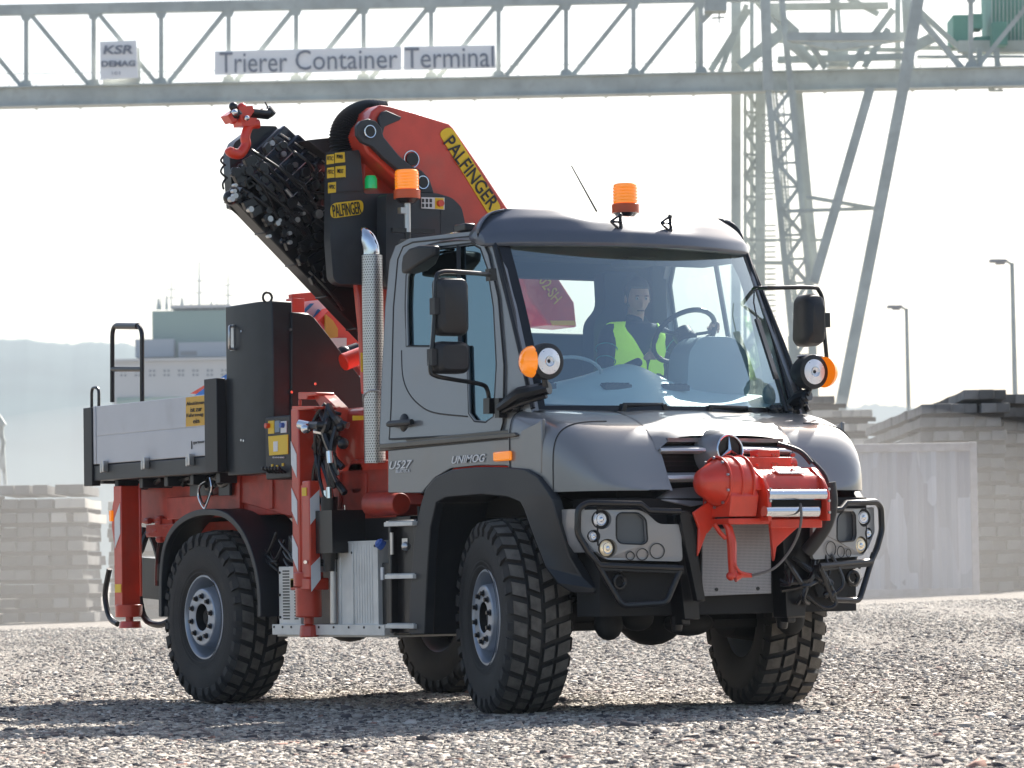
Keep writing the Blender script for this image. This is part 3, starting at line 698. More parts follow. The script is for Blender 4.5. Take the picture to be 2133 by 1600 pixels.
b = M(); c = SS(957,478); b.box(c.x-.07,c.x+.07,c.y-.0,c.y+.08,c.z-.015,c.z+.035); b.done('gutter_lamp', BLKM, cab, bevel=.01)
# ---- lower side panel, hood, fenders
low = [(808,938),(1080,912),(1086,896),(1120,880),(1128,872),(1128,985),(1112,988),(1092,974),(1045,970),(990,970),(940,975),(906,995),(884,1020),(878,1027),(808,1027)]
for s in (1,-1):
    q = (lambda p: p) if s == 1 else mir
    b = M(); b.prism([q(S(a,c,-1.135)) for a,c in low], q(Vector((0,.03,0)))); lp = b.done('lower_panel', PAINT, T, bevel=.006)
    b = M(); b.prism([q(S(a,c,-1.105)) for a,c in ((790,920),(1083,893),(1078,915),(790,940))], q(Vector((0,.03,0))))
    b.prism([q(S(a,c,-1.15)) for a,c in ((792,925),(1070,901),(1076,906),(1072,910),(792,935))], q(Vector((0,.03,0))))
    b.done('sill_trim', mat('brown trim', (.13,.12,.105), .3, .4) if s == 1 else bpy.data.materials['brown trim'], lp, bevel=.004)
    b = M(); p = S(1050,951,-1.137); b.box(p.x-.10,p.x+.10, s*-1.137-(.022 if s==1 else 0), s*-1.137+(0 if s==1 else .022), p.z-.028, p.z+.032); b.done('side_indicator', AMB, lp, bevel=.012)
    if s == 1: LP = lp
yt = -1.1375
text('UNIMOG', S(977,956,yt), (1,0,0), (0,0,1), .048, .40, WHITEP, LP, 'model_lettering', shear=.35, bold=.012)
text('U527', S(836,968,yt), (1,0,0), (0,0,1), .052, .29, WHITEP, LP, 'model_lettering', shear=.35, bold=.012)
text('BLUETEC 6', S(840,981,yt), (1,0,0), (0,0,1), .022, .17, WHITEP, LP, 'model_lettering', bold=.01)
def TF(x): return float(np.interp(x, [4.10,4.35,4.5,4.6,4.66,4.72,4.77,4.82,4.86,4.90], [1.868,1.842,1.800,1.762,1.73,1.675,1.60,1.50,1.41,1.345]))
def WF(x): return float(np.interp(x, [4.10,4.45,4.6,4.70,4.78,4.84,4.88,4.90], [1.135,1.135,1.12,1.085,1.03,.95,.84,.62]))
def fend(u, v):
    x = [4.10,4.2,4.3,4.4,4.5,4.58,4.64,4.69,4.74,4.78,4.81,4.84,4.865,4.885,4.897][int(round(u*14))]; t = TF(x); w = WF(x); bt = 1.345; y0 = .50
    n = 4.4 if x > 4.7 else min(9, 4.4+(4.7-x)*8); th = v*pi/2
    y = y0+(w-y0)*(sin(th)**(2/n)); z = bt+(t-bt)*(cos(th)**(2/n)); return (x, -y, z)
for s in (1,-1):
    b = M(); b.grid(fend, 14, 22)
    # inner side wall beside the grille
    xs = [4.10+.05*i for i in range(17)]; xs = [x for x in xs if x < 4.9]+[4.897]
    b.prism([(x,-.50,TF(x)-.001) for x in xs]+[(4.897,-.50,1.345),(4.10,-.50,1.345)], (0,.02,0))
    if s == -1: b = M().add([(x,-y,z) for x,y,z in b.v], [q[::-1] for q in b.f])
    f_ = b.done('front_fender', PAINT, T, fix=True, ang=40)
    b = M()
    for k in (2,): pass
    j = [Vector(fend(5/14, v/22))+Vector((.0,-.002,.002)) for v in range(1,23)]
    j2 = [Vector(fend(0, v/22))+Vector((.02,-.004,.002)) for v in range(4,23)]
    for jj in (j, j2): b.tube([p if s == 1 else mir(p) for p in jj], .0035, 5)
    b.done('panel_gap', INK, f_)
# bonnet
def bon(u, v):
    y = -.51+1.02*v; x = 4.10+.68*u; e = abs(y)/.51
    z = float(np.interp(x, [4.10,4.35,4.5,4.6,4.7,4.75,4.785], [1.868,1.842,1.80,1.765,1.728,1.705,1.668]))-.012*e**3+.010*(1-e**2)
    k = e**7; return (x, y, z*(1-k)+(TF(x)+.003)*k)
b = M(); b.grid(bon, 14, 12); b.prism([(4.783,-.43,1.664),(4.783,.43,1.664),(4.775,.43,1.64),(4.775,-.43,1.64)], (-.03,0,0))
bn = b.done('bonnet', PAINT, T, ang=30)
b = M(); b.grid(lambda u, v: (4.02+.26*u, -1.02+2.04*v, 1.872+.006*sin(pi*v)-.03*u), 2, 12); b.grid(lambda u, v: (4.1, -1.02+2.04*v, 1.872-.03*u), 1, 12); b.box(3.95,4.2,-1.03,1.03,1.80,1.83); b.done('cowl', BLACK, bn)
# grille: frames, slots, bars
b = M(); b.box(4.62,4.70,-.49,.49,1.36,1.665); b.done('grille_void', DARK, T)
b = M()
for i in range(10):
    z = 1.39+i*.027; b.box(4.70,4.712,-.49,.49,z,z+.007)
b.done('grille_mesh', BLKM, T)
gr = M()
def bar(zc, h, xo): # V-shaped louvre
    P = []
    for i in range(13):
        y = -.485+.97*i/12; P.append((y, xo+.085*(1-(abs(y)/.5)**1.5)))
    V = []
    for y, x in P: V += [(x-.07,y,zc+h*.55),(x,y,zc+h*.18),(x+.004,y,zc-h*.2),(x-.05,y,zc-h*.55)]
    gr.add(V, [(i*4+k, (i+1)*4+k, (i+1)*4+(k+1)%4, i*4+(k+1)%4) for i in range(12) for k in range(4)]+[(0,1,2,3)[::-1], (48,49,50,51)])
bar(1.592, .045, 4.79); bar(1.425, .055, 4.84)
gr.done('grille_louvre', mat('silver louvre', (.62,.63,.64), .3, .4, .5), T, fix=True, bevel=.003)
sc = X(1520,938,4.92)
b = M(); b.lathe([(-.16,.155),(-.05,.128),(-.01,.108),(0,.096),(-.02,.088),(-.05,.08)], sc, (1,0,.12), 32)
sh = b.done('emblem_housing', PAINT, T, ang=40)
b = M(); b.cyl(sc-Vector((.03,0,0)), sc-Vector((.012,0,0)), .088, n=32); b.done('emblem_ground', BLKM, sh)
nx = Vector((1,0,.12)).normalized(); ny = Vector((0,1,0)); nz = nx.cross(ny)*1
b = M(); b.tube([sc+nx*.004+(ny*cos(t)+nz*sin(t))*.092 for t in [2*pi*i/32 for i in range(32)]], .0065, 8, closed=True)
for k in range(3):
    t = pi/2+k*2*pi/3; d = ny*cos(t)+nz*sin(t); e = nx.cross(d)
    c0 = sc+nx*.006; b.add([c0+nx*.012, c0+d*.090, c0+e*.014, c0-e*.014], [(0,2,1),(0,1,3),(1,2,3)])
b.done('star_emblem', CHROME, sh, fix=True)
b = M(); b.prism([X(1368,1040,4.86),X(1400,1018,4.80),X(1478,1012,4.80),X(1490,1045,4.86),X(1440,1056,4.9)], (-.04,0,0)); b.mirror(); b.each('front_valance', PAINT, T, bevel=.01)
# grab handles on cowl, wipers
for pl in (((1291,862),(1299,843),(1380,843),(1388,866)), ((1470,866),(1478,847),(1556,850),(1565,870))):
    b = M(); P = [X(a,c,4.27) for a,c in pl]; b.tube(rnd([P[0],P[1],P[2],P[3]],.03,3)[3:-3] and [P[0],P[1],P[2],P[3]], .013, 8)
    b.beam(P[0]+Vector((0,0,-.01)), P[1], .05, .03); b.beam(P[3]+Vector((0,0,-.01)), P[2], .05, .03); b.done('bonnet_handle', BLKM, T, bevel=.004)
b = M(); P = [ws(.97,.0,.03), ws(.90,.25,.03), ws(.80,.62,.03)]
b.tube([X(1638,857,4.28), X(1618,790,4.22)], .016, 8); b.beam(X(1617,790,4.22), X(1577,665,4.1), .05, .016); b.tube([X(1577,665,4.1), X(1570,630,4.05), X(1571,605,4.0), X(1578,601,4.0)], .005, 6)
for i in range(14): p = X(random.uniform(1600,1650), random.uniform(850,875), 4.25); b.ball(p, random.uniform(.012,.03), 6)
b.done('wiper', BLKM, cab)
# ---- mirrors
b = M(); x4 = 3.98
b.tube([X(1020,572,3.86), X(985,569,3.95)]+smoothpath([X(940,566,x4), X(918,568,x4), X(908,585,x4), X(903,690,x4), X(896,765,x4), X(905,782,x4), X(940,790,3.95), X(1000,800,3.88), X(1015,812,3.86), X(1020,845,3.84)],4), .014, 8)
b.beam(X(1022,560,3.84), X(1024,585,3.84), .05); b.beam(X(1020,830,3.86), X(1020,862,3.86), .07, .05)
mr = b.done('mirror_frame', BLKM, cab)
def mirror_head(x, p0, p1, th, par, name='mirror_head'):
    a = X(*p0, x); c = X(*p1, x); y0, y1 = min(a.y,c.y), max(a.y,c.y); z0, z1 = min(a.z,c.z), max(a.z,c.z)
    lp = rnd([(0,y0,z0),(0,y1,z0),(0,y1,z1),(0,y0,z1)], .05, 5); cy = (y0+y1)/2; cz = (z0+z1)/2; n = len(lp); V = []
    for dx, k in ((-.5*th,.93),(-.42*th,1),(.1*th,1),(.35*th,.93),(.5*th,.74)):
        V += [(x+dx, cy+(p.y-cy)*k, cz+(p.z-cz)*k) for p in lp]
    b = M().add(V, [(j*n+i, j*n+(i+1)%n, (j+1)*n+(i+1)%n, (j+1)*n+i) for j in range(4) for i in range(n)]+[tuple(range(n))[::-1], tuple(range(4*n,5*n))])
    b.box(x-.03,x+.03,y0-.03,y0+.05,cz-.05,cz+.05); o = b.done(name, BLACK, par, fix=True); 
    M().prism([(x-.51*th, cy+(p.y-cy)*.9, cz+(p.z-cz)*.92) for p in lp], (-.002,0,0)).done('mirror_glass', CHROME, o)
mirror_head(3.99, (908,578), (971,700), .12, mr); mirror_head(3.99, (903,711), (973,779), .12, mr)
# kerb mirror above the door
b = M(); V = []; ax0 = SS(842,560,.06); ax1 = SS(912,522,.14)
for k, (w_, h_) in enumerate(((.02,.03),(.07,.06),(.09,.07),(.08,.06),(.03,.03))):
    c = ax0.lerp(ax1, k/4); V += [(c.x, c.y-w_, c.z-h_), (c.x, c.y+w_*.6, c.z-h_), (c.x, c.y+w_*.6, c.z+h_), (c.x, c.y-w_, c.z+h_)]
b.add(V, [(k*4+i, k*4+(i+1)%4, (k+1)*4+(i+1)%4, (k+1)*4+i) for k in range(4) for i in range(4)]+[(0,1,2,3)[::-1],(16,17,18,19)])
b.done('kerb_mirror', BLACK, mr, fix=True, bevel=.02, seg=3)
b = M(); b.tube(smoothpath([SS(880,530,.0),SS(878,520,.06),SS(895,512,.08),SS(915,516,.0)],4), .010, 6); b.done('mirror_bracket', BLKM, mr)
xl = 3.98
b = M(); b.tube([X(1568,600,3.8)]+smoothpath([X(1600,600,xl), X(1690,599,xl), X(1706,606,xl), X(1714,630,xl), X(1716,680,xl), X(1722,745,xl), X(1724,772,3.9)],4), .014, 8)
b.box(xl-.04,xl+.04,X(1700,650,xl).y,X(1722,680,xl).y,X(1700,682,xl).z,X(1700,652,xl).z)
ml = b.done('mirror_frame', BLKM, cab, bevel=.004)
b = M(); a = X(1664,612,xl); c = X(1708,722,xl); y0, y1, z0, z1 = a.y, c.y, c.z, a.z; lp = rnd([(0,y0,z0),(0,y1,z0),(0,y1,z1),(0,y0+.02,z1)], .06, 6); n = len(lp); V = []
for dx, k in ((-.09,.92),(-.07,1),(.02,1),(.07,.9),(.10,.6)): V += [(xl+dx, (y0+y1)/2+(p.y-(y0+y1)/2)*k, (z0+z1)/2+(p.z-(z0+z1)/2)*k) for p in lp]
b.add(V, [(j*n+i, j*n+(i+1)%n, (j+1)*n+(i+1)%n, (j+1)*n+i) for j in range(4) for i in range(n)]+[tuple(range(n))[::-1], tuple(range(4*n,5*n))]); b.done('mirror_head', BLACK, ml, fix=True)
# ---- work lamps on arms
for s, (px, py) in ((1,(1137,753)), (-1,(1690,775))):
    x = 4.34; c = X(px, py, x); c.y += 0
    b = M(); o = Vector((0, -.11*s, 0))
    b.lathe([(-.14,.03),(-.12,.078),(-.06,.106),(0,.112),(.03,.108),(.035,.094)], c, (1,0,0), 30, cap=True)
    b.lathe([(0,.0001),(0,.094),(.05,.088),(.085,.06),(.10,.0001)], c+Vector((-.055,-.045*s,0)), (-.25,-1*s,0), 24)
    wl = b.done('work_lamp', BLACK, cab, ang=40)
    b = M(); b.lathe([(.028,.0001),(.046,.03),(.042,.065),(.030,.090)], c, (1,0,0), 30); b.done('lamp_lens', LENS, wl)
    b = M(); b.tube([c+Vector((.034,.072*cos(t)*(.25 if k else 1),.072*sin(t)*(.25 if k else 1))) for t in [2*pi*i/20 for i in range(20)]] if 0 else [c+Vector((.046,.03*cos(t),.03*sin(t))) for t in [2*pi*i/20 for i in range(20)]], .004, 5, closed=True)
    b.tube([c+Vector((.036,.07*cos(t),.07*sin(t))) for t in (.6,2.2,3.9,5.3)], .006, 5, closed=True); b.done('lamp_reflector', CHROME, wl)
    b = M(); b.lathe([(.075,.098),(.105,.090),(.130,.068),(.146,.034),(.150,.0001)], c+Vector((-.035 if s == 1 else .015,0 if s == 1 else .025,0)), (-.15,-1*s,0), 26); b.done('indicator_lens', AMB, wl)
    b = M()
    a0 = c+Vector((-.02,0,-.10)); 
    if s == 1: a1, a2, a3 = X(1138,808,4.32), X(1085,820,4.15), X(1042,850,3.95)
    else: a1, a2, a3 = X(1680,822,4.32), X(1665,828,4.25), X(1645,845,4.15)
    b.cyl(a0, a1, .02, n=10); b.tube([a1+Vector((0,.02,0)), a2, a3], [.04,.045,.035], 10); b.tube([a1-Vector((0,0,.05)), a2-Vector((0,0,.06)), a3-Vector((0,0,.03))], .014, 8)
    for i in range(8): t = random.random(); p = a1.lerp(a3, t)+Vector((0,0,random.uniform(-.05,.03))); b.ball(p, random.uniform(.018,.035), 6)
    if s == 1: b.beam(a3+Vector((0,0,.06)), a3-Vector((0,0,.06)), .05)
    b.done('lamp_arm', BLKM, cab)
b = M(); c = X(1687,743,4.3); b.ball(c, .085, 10, (.8,1.1,.18)); b.done('round_mirror', VISOR, cab)
# ---- wheel arch (front)
A = -1.165
ao = [(852,1322),(853,1240),(862,1120),(876,1050),(886,1018),(906,994),(940,978),(990,973),(1045,973),(1092,977),(1118,992),(1138,1020),(1150,1040),(1165,1095),(1185,1160),(1210,1200),(1238,1226),(1236,1236),(1190,1234),(1160,1215),(1135,1180),(1112,1120),(1090,1060),(1082,1045),(1060,1036),(1000,1030),(930,1036),(908,1048),(896,1100),(889,1200),(884,1322)]
for s in (1,-1):
    q = (lambda p: p) if s == 1 else mir
    AY = lambda a: A+.20*min(1,max(0,(a-1150)/80))
    b = M(); P = [q(S(a,c,AY(a))) for a,c in ao]; b.prism(P, q(Vector((0,.07,0))))
    # inner wheelhouse lining following the inner edge
    inn = [S(a,c,AY(a)+.03) for a,c in ao[17:]]; V = []
    for p in inn: V += [q(p), q(p+Vector((0,.50,0)))]
    b.add(V, [(2*i,2*i+1,2*i+3,2*i+2) for i in range(len(inn)-1)])
    b.done('wheel_arch', FEND, T, bevel=.012)
b = M()
for s in (1,-1): b.box(3.0,3.06,-1.12*s if s==1 else .5,-.5 if s==1 else 1.12,.55,1.3)
b.box(2.98,3.02,-1.12,-.5,.5,1.3); b.done('arch_liner', DARK, T)
# ---- bumper
def bx(y): return 5.0-.20*max(0,(abs(y)-.35)/.8)**1.6
def BX(px, py, o=0, s=1):
    x = 4.95
    for _ in range(8): p = X(px, py, x); x = bx(p.y)+o
    p = X(px, py, x); return p if s == 1 else mir(p)
pan = [(1212,1062),(1328,1062),(1346,1068),(1372,1092),(1418,1092),(1422,1170),(1262,1166),(1236,1142),(1212,1112)]
for s in (1,-1):
    k = lambda a, c, o=0: BX(a, c, o, s)
    b = M(); rc = [k(a,c) for a,c in ((1291,1068),(1330,1068),(1346,1082),(1349,1128),(1340,1134),(1292,1132),(1284,1122),(1284,1076))]
    circ = lambda px, py, r: [k(px,py)+Vector((0, r*cos(t), r*sin(t))) for t in [2*pi*i/20 for i in range(20)]]
    holes = [rc, circ(1253,1082,.058), circ(1237,1117,.038), circ(1266,1142,.056)]
    holes = [[Vector((bx(p.y), p.y, p.z)) for p in h] for h in holes]
    O = rnd([k(a,c) for a,c in pan], .03, 3); b.plate(O, holes, (-.03,0,0))
    # side return to the wheel arch
    e = [k(1212,1062), k(1212,1112), k(1236,1142)]
    b.prism([k(1212,1060), k(1212,1114), k(1240,1150), k(1240,1150)+Vector((-.35,-.05*s,0)), k(1212,1060)+Vector((-.38,-.04*s,0))], (-.0,.02*s,0))
    bp = b.done('lamp_panel', mat('panel silver', (.30,.305,.315), .32, .3, .6, dirt=.15) if s == 1 else bpy.data.materials['panel silver'], T, bevel=.005)
    b = M(); b.prism([p+Vector((-.035,0,0)) for p in rc], (-.01,0,0)); b.done('panel_recess', mat('recess grey',(.10,.11,.12),.35,.2,.3) if s == 1 else bpy.data.materials['recess grey'], bp)
    b = M(); b.tube([p+Vector((.001,0,0)) for p in rnd(rc,.02,2)], .005, 5, closed=True)
    for (px, py, r) in ((1313,1158,.024),(1338,1155,.034),(1369,1148,.045)):
        c = k(px,py); b.tube([Vector((bx(c.y+r*cos(t))+.001, c.y+r*cos(t), c.z+r*sin(t))) for t in [2*pi*i/20 for i in range(20)]], .003, 5, closed=True)
    b.done('panel_outline', BLKM, bp)
    for (px, py, r, mt_, nm) in ((1253,1082,.052,LENS,'headlight'), (1237,1117,.032,LENS,'position_light'), (1266,1142,.050,LENSW,'fog_light')):
        c = k(px,py)+Vector((-.012,0,0))
        b = M(); b.lathe([(-.07,.02),(-.05,r*.9),(0,r*1.12),(.006,r*1.08),(-.002,r*.96),(-.01,r*.9)], c, (1,0,0), 24); hl = b.done(nm, BLKM, bp)
        b = M(); b.lathe([(-.006,r*.94),(.008,r*.7),(.014,r*.35),(.015,.0001)], c, (1,0,0), 24); b.done('light_lens', mt_, hl)
        b = M(); b.ball(c+Vector((.014,0,0)), r*.3, 6, (.4,1,1)); b.tube([c+Vector((.010,r*.62*cos(t),r*.62*sin(t))) for t in [2*pi*i/16 for i in range(16)]], .003, 5, closed=True); b.done('light_bulb_ring', CHROME, hl)
    b = M(); up = [k(a,c,.035) for a,c in ((1418,1066),(1352,1064),(1334,1050),(1222,1048),(1204,1060),(1203,1112),(1226,1150),(1250,1178),(1422,1184))]
    up = up[:3]+rnd(up[2:7],.03,3)[4:-4]+up[6:]
    b.tube(up, .020, 10)
    b.tube([k(1236,1160,.03)]+rnd([k(1236,1160,.03),k(1296,1262,.03),k(1388,1256,.03),k(1418,1184,.03)],.04,4)[5:-5]+[k(1418,1184,.03)], .019, 10)
    b.beam(k(1250,1182,.02), k(1422,1188,.02), .05, .04)
    bb = b.done('bumper_bar', BLKM, T, bevel=.003)
    b = M()
    b.prism([k(1262,1190,-.05), k(1412,1192,-.05), k(1385,1250,-.05), k(1298,1254,-.05)], (-.03,0,0)); b.done('lower_grille', DARK, bb)
    c = k(1290,1212,-.02); b = M(); b.tube([c+Vector((0,.04*cos(t),.04*sin(t))) for t in [2*pi*i/18 for i in range(18)]], .014, 8, closed=True)
    for dx in (-4,4,10): p = k(1262+dx*3,1180+abs(dx),.03); b.ball(p, .010, 5)
    b.each('tow_eye', BLKM, bb)
# centre plate carrier
b = M()
b.prism([(4.93,-.50,1.20),(4.93,-.36,1.20),(4.93,-.32,.57),(4.93,-.43,.57)], (-.14,0,0)); b.prism([(4.93,.30,1.20),(4.93,.52,1.20),(4.93,.46,.57),(4.93,.32,.57)], (-.14,0,0))
for y in (-.40,.38): b.cyl((4.80,y,.50),(4.80,y,.60),.03,.045,12); b.box(4.80,4.90,y-.03,y+.03,.54,.62)
b.prism([(5.02,-.52,1.22),(5.02,-.44,1.22),(5.02,-.34,.68),(5.02,-.40,.68)], (-.05,0,0))
b.box(4.62,4.78,-.55,.55,.60,.70)
pc = b.done('plate_carrier', BLKM, T, bevel=.008)
M().prism([X(1463,1085,4.9),X(1605,1085,4.9),X(1607,1236,4.9),X(1463,1242,4.9)], (-.02,0,0)).done('radiator_guard', mat('guard mesh', (.36,.36,.37), .45, .2), pc, bevel=.003)
perfor(bpy.data.materials['guard mesh'], (1,110,110))
b = M()
for px, py in ((1492,1228),(1578,1226)): p = X(px,py,4.9); b.cyl(p, p+Vector((.008,0,0)), .011, n=8)
b.each('guard_bolt', INK, pc)
b = M()
for i in range(14):
    a = X(random.uniform(1625,1735), random.uniform(1150,1200), 4.95); c = X(random.uniform(1625,1745), random.uniform(1200,1262), 4.95)
    b.tube(smoothpath([a,(a+c)/2+Vector((.05,random.uniform(-.1,.1),-.05)),c],5), random.choice([.008,.012,.016]), 6)
b.tube(smoothpath([X(1715,1190,5.0),X(1735,1230,5.0),X(1740,1260,5.0),X(1715,1265,4.98),X(1680,1240,4.98)],5), .012, 6)
for i in range(6): b.ball(X(random.uniform(1715,1738), random.uniform(1200,1240), 5.0), .02, 6)
b.done('air_hoses', BLKM, T)
# ---- winch
xw = 5.10
b = M()
def drum(x, z, r, y0, y1): b.lathe([(y0,.0001),(y0,r*.96),(y0+.01,r),(y1-.01,r),(y1,r*.96),(y1,.0001)], (x,0,z), (0,1,0), 36)
c = X(1545,1000,xw)
b.lathe([(-.44,.0001),(-.44,.04),(-.42,.075),(-.33,.125),(-.29,.150),(-.14,.156),(-.13,.150),(-.13,.0001)], (xw,0,1.385), (0,1,0), 36)
b.prism([(4.95,-.30,1.18),(5.22,-.30,1.18),(5.25,-.30,1.30),(5.20,-.30,1.38),(4.95,-.30,1.40)], (0,.20,0))
V = []
prof = [(4.95,1.20),(4.95,1.44),(5.01,1.475),(5.12,1.47),(5.21,1.42),(5.235,1.36),(5.235,1.335),(5.20,1.335),(5.14,1.20)]
b.prism([(x,-.13,z) for x,z in prof], (0,.50,0))
for y in (-.07,.365): b.prism([(4.95,y,1.16),(5.30,y,1.15),(5.30,y,1.32),(5.25,y,1.40),(5.14,y,1.475),(4.95,y,1.48)], (0,.025,0))
b.lathe([(.385,.0001),(.385,.08),(.41,.10),(.44,.10),(.475,.07),(.49,.03),(.49,.0001)], (xw-.04,0,1.38), (0,1,0), 30)
b.box(4.95,5.07,-.06,.28,1.46,1.54); b.box(4.97,5.06,.04,.20,1.54,1.585); b.cyl((5.01,-.12,1.50),(5.01,.34,1.50),.040,n=16)
b.box(4.95,5.22,-.30,.38,1.135,1.17); b.box(5.20,5.23,.0,.38,1.11,1.165)
b.prism([X(1440,1068,5.02),X(1480,1040,5.02),X(1500,1045,5.02),X(1500,1075,5.02),X(1470,1112,5.02),X(1452,1100,5.02)], (.02,0,0))
b.prism([X(1452,1095,5.02),X(1470,1108,5.02),X(1450,1160,5.02)], (.02,0,0))
b.prism([X(1598,1078,5.05),X(1680,1078,5.05),X(1650,1105,5.05),X(1612,1140,5.05),X(1607,1170,5.05)], (.03,0,0))
for yy, r_ in ((-.30,.160),(-.215,.164),(-.135,.166)): b.lathe([(yy-.007,r_-.012),(yy-.007,r_),(yy+.007,r_),(yy+.007,r_-.012)], (xw,0,1.385), (0,1,0), 36)
wn = b.done('winch', WRED, T, bevel=.006, ang=40)
b = M()
for i in range(10):
    t = 2*pi*i/10+.3; c = Vector((xw+.148*cos(t), -.312, 1.385+.148*sin(t))); b.cyl(c, c-Vector((0,.012,0)), .009, n=6)
for z in (1.20,1.27,1.34): b.cyl((5.302,-.058,z),(5.312,-.058,z),.009,n=6); b.cyl((5.302,.377,z),(5.312,.377,z),.009,n=6)
b.each('winch_bolt', STEEL, wn)
for (py, px0, px1) in ((1031,1597,1717),(1066,1592,1702)):
    a = X(px0,py,5.28); c = X(px1,py,5.28); c.z = a.z; b = M(); b.cyl(a, c, .034, n=20); b.done('guide_roller', CHROME, wn)
b = M(); b.box(5.225,5.25,-.03,.36,1.225,1.29); b.done('rope_slot', DARK, wn)
b = M(); P = [(5.14,.08,1.469),(5.14,.28,1.469),(5.205,.28,1.434),(5.205,.08,1.434)]; b.prism(P, (.004,0,.008)); lb = b.done('winch_label', WHITEP, wn)
text('WERNER', (5.175,.18,1.455), (0,1,0), (-.9,0,.45), .038, .17, WRED, lb, 'winch_lettering', lift=.010, bold=.01)
b = M()
for px in (1577,1608,1615,1650):
    for py in (948,968): p = X(px,py,5.15); b.cyl(p, p+Vector((.02,0,0)), .011, n=6)
b.each('winch_bolt', RED, wn)
b = M(); hk = [X(1505,1085,5.12),X(1518,1100,5.14),X(1524,1130,5.15),X(1526,1190,5.15),X(1532,1203,5.16)]
b.tube(hk, [.012,.024,.030,.026,.030], 10); b.tube([X(1488,1092,5.12),X(1500,1110,5.13),X(1512,1122,5.14)], .014, 8); b.tube([X(1530,1203,5.16),X(1545,1197,5.17),X(1566,1199,5.18)], [.03,.020,.013], 10)
b.tube(smoothpath([X(1528,1170,5.17),X(1540,1190,5.19),X(1560,1197,5.19)],4), .009, 6); b.ball(X(1522,1200,5.15), .028, 8); b.done('tow_hook', WRED, wn)
b = M(); b.ball(X(1505,1085,5.08), .05, 8); b.tube([X(1500,1072,5.1),X(1510,1080,5.12),X(1525,1082,5.1)], .012, 6); b.done('shackle', BLKM, wn)
b = M(); b.tube(smoothpath([X(1667,1050,5.28),X(1669,1065,5.33),X(1668,1090,5.33),X(1660,1120,5.30),X(1640,1155,5.26),X(1610,1185,5.24),X(1566,1199,5.19)],6), .0085, 8); b.done('winch_rope', ROPE, wn)
b = M(); b.tube(smoothpath([X(1727,1005,5.12),X(1731,1050,5.12),X(1722,1090,5.1),X(1700,1125,5.05),X(1680,1150,5.0)],6), .042, 12)
b.tube(smoothpath([X(1735,1010,5.14),X(1738,1050,5.14),X(1733,1075,5.14)],4), .008, 6)
b.tube(smoothpath([X(1640,925,4.95),X(1680,950,5.0),X(1715,985,5.1),X(1725,1010,5.12)],5), .012, 8); b.tube(smoothpath([X(1620,925,4.95),X(1665,940,5.0),X(1690,965,5.05)],5), .016, 8); b.done('winch_hose', BLACK, wn)
# ================================================================== cab interior
for yy in (.50, -.52):
    b = M(); b.prism(rnd([(2.80,yy-.24,2.02),(2.80,yy+.24,2.02),(2.80,yy+.23,2.50),(2.80,yy+.13,2.60),(2.80,yy+.14,2.84),(2.80,yy-.14,2.84),(2.80,yy-.13,2.60),(2.80,yy-.23,2.50)],.05,3), (.13,0,0))
    b.box(2.85,3.35,yy-.24,yy+.24,1.92,2.04); b.box(2.9,3.2,yy-.18,yy+.18,1.66,1.92); b.done('seat', SEATM, cab, bevel=.03, seg=3)
b = M(); V = []
st_ = [(-.98,4.10,1.90,2.02),(-.7,4.14,1.89,2.04),(-.35,4.17,1.885,2.10),(-.1,4.18,1.885,2.19),(.05,4.19,1.885,2.20),(.25,4.18,1.885,2.10),(.45,4.17,1.885,2.03),(.7,4.14,1.89,2.01),(.98,4.10,1.90,2.0)]
for y, xf, zf, zt in st_: V += [(xf,y,zf),(3.96,y,zf+(zt-zf)*.35),(3.78,y,zt),(3.66,y,zt-.01),(3.62,y,zt-.25),(3.62,y,1.66)]
b.add(V, [(i*6+k, i*6+k+1, (i+1)*6+k+1, (i+1)*6+k) for i in range(len(st_)-1) for k in range(5)]); ds = b.done('dashboard', DASHL, cab, fix=True, ang=60)
ds.modifiers.new('sub','SUBSURF').render_levels = 2
b = M(); b.prism(rnd([(3.58,.40,1.98),(3.58,.90,1.98),(3.58,.88,2.26),(3.58,.78,2.36),(3.58,.52,2.36),(3.58,.42,2.26)],.08,4), (.22,0,0)); b.done('instrument_hood', DASH, cab, bevel=.06, seg=5)
b = M(); b.tube([(3.92,-.55+.22*cos(t),2.10+.10*sin(t)) for t in [pi*i/14 for i in range(15)]], .012, 6); b.ball((4.0,.93,1.98),.08,8,(.6,1,1)); b.done('dash_trim', DASH, cab)
for yv in (-.78,-.22,.22):
    b = M(); b.box(3.80,3.95,yv-.10,yv+.10,2.0,2.035)
    for i in range(5): b.box(3.80,3.95,yv-.085+i*.038,yv-.07+i*.038,2.035,2.045)
    b.done('air_vent', BLACK, ds, bevel=.004)
swc = X(1425,700,3.50); wx_ = Vector((.55,0,.83)); wn_ = wx_.normalized(); e1 = Vector((0,1,0)); e2 = wn_.cross(e1)
sax = Vector((.72,0,-.69)); e2 = sax.cross(e1).normalized()
b = M(); b.tube([swc+(e1*cos(t)+e2*sin(t))*.22 for t in [2*pi*i/36 for i in range(36)]], .017, 8, closed=True)
for t in (.2, pi-.2, pi*1.5): b.beam(swc+(e1*cos(t)+e2*sin(t))*.21, swc, .035, .02)
b.cyl(swc-sax*.03, swc+sax*.05, .07, n=20); b.cyl(swc, swc+sax*.35, .035, n=12); b.done('steering_wheel', BLKM, cab)
b = M(); b.cyl((3.3,.02,1.7),(3.3,.02,2.05),.025); b.box(3.0,3.4,-.1,.15,1.66,1.9); b.done('gear_console', BLACK, cab, bevel=.02)
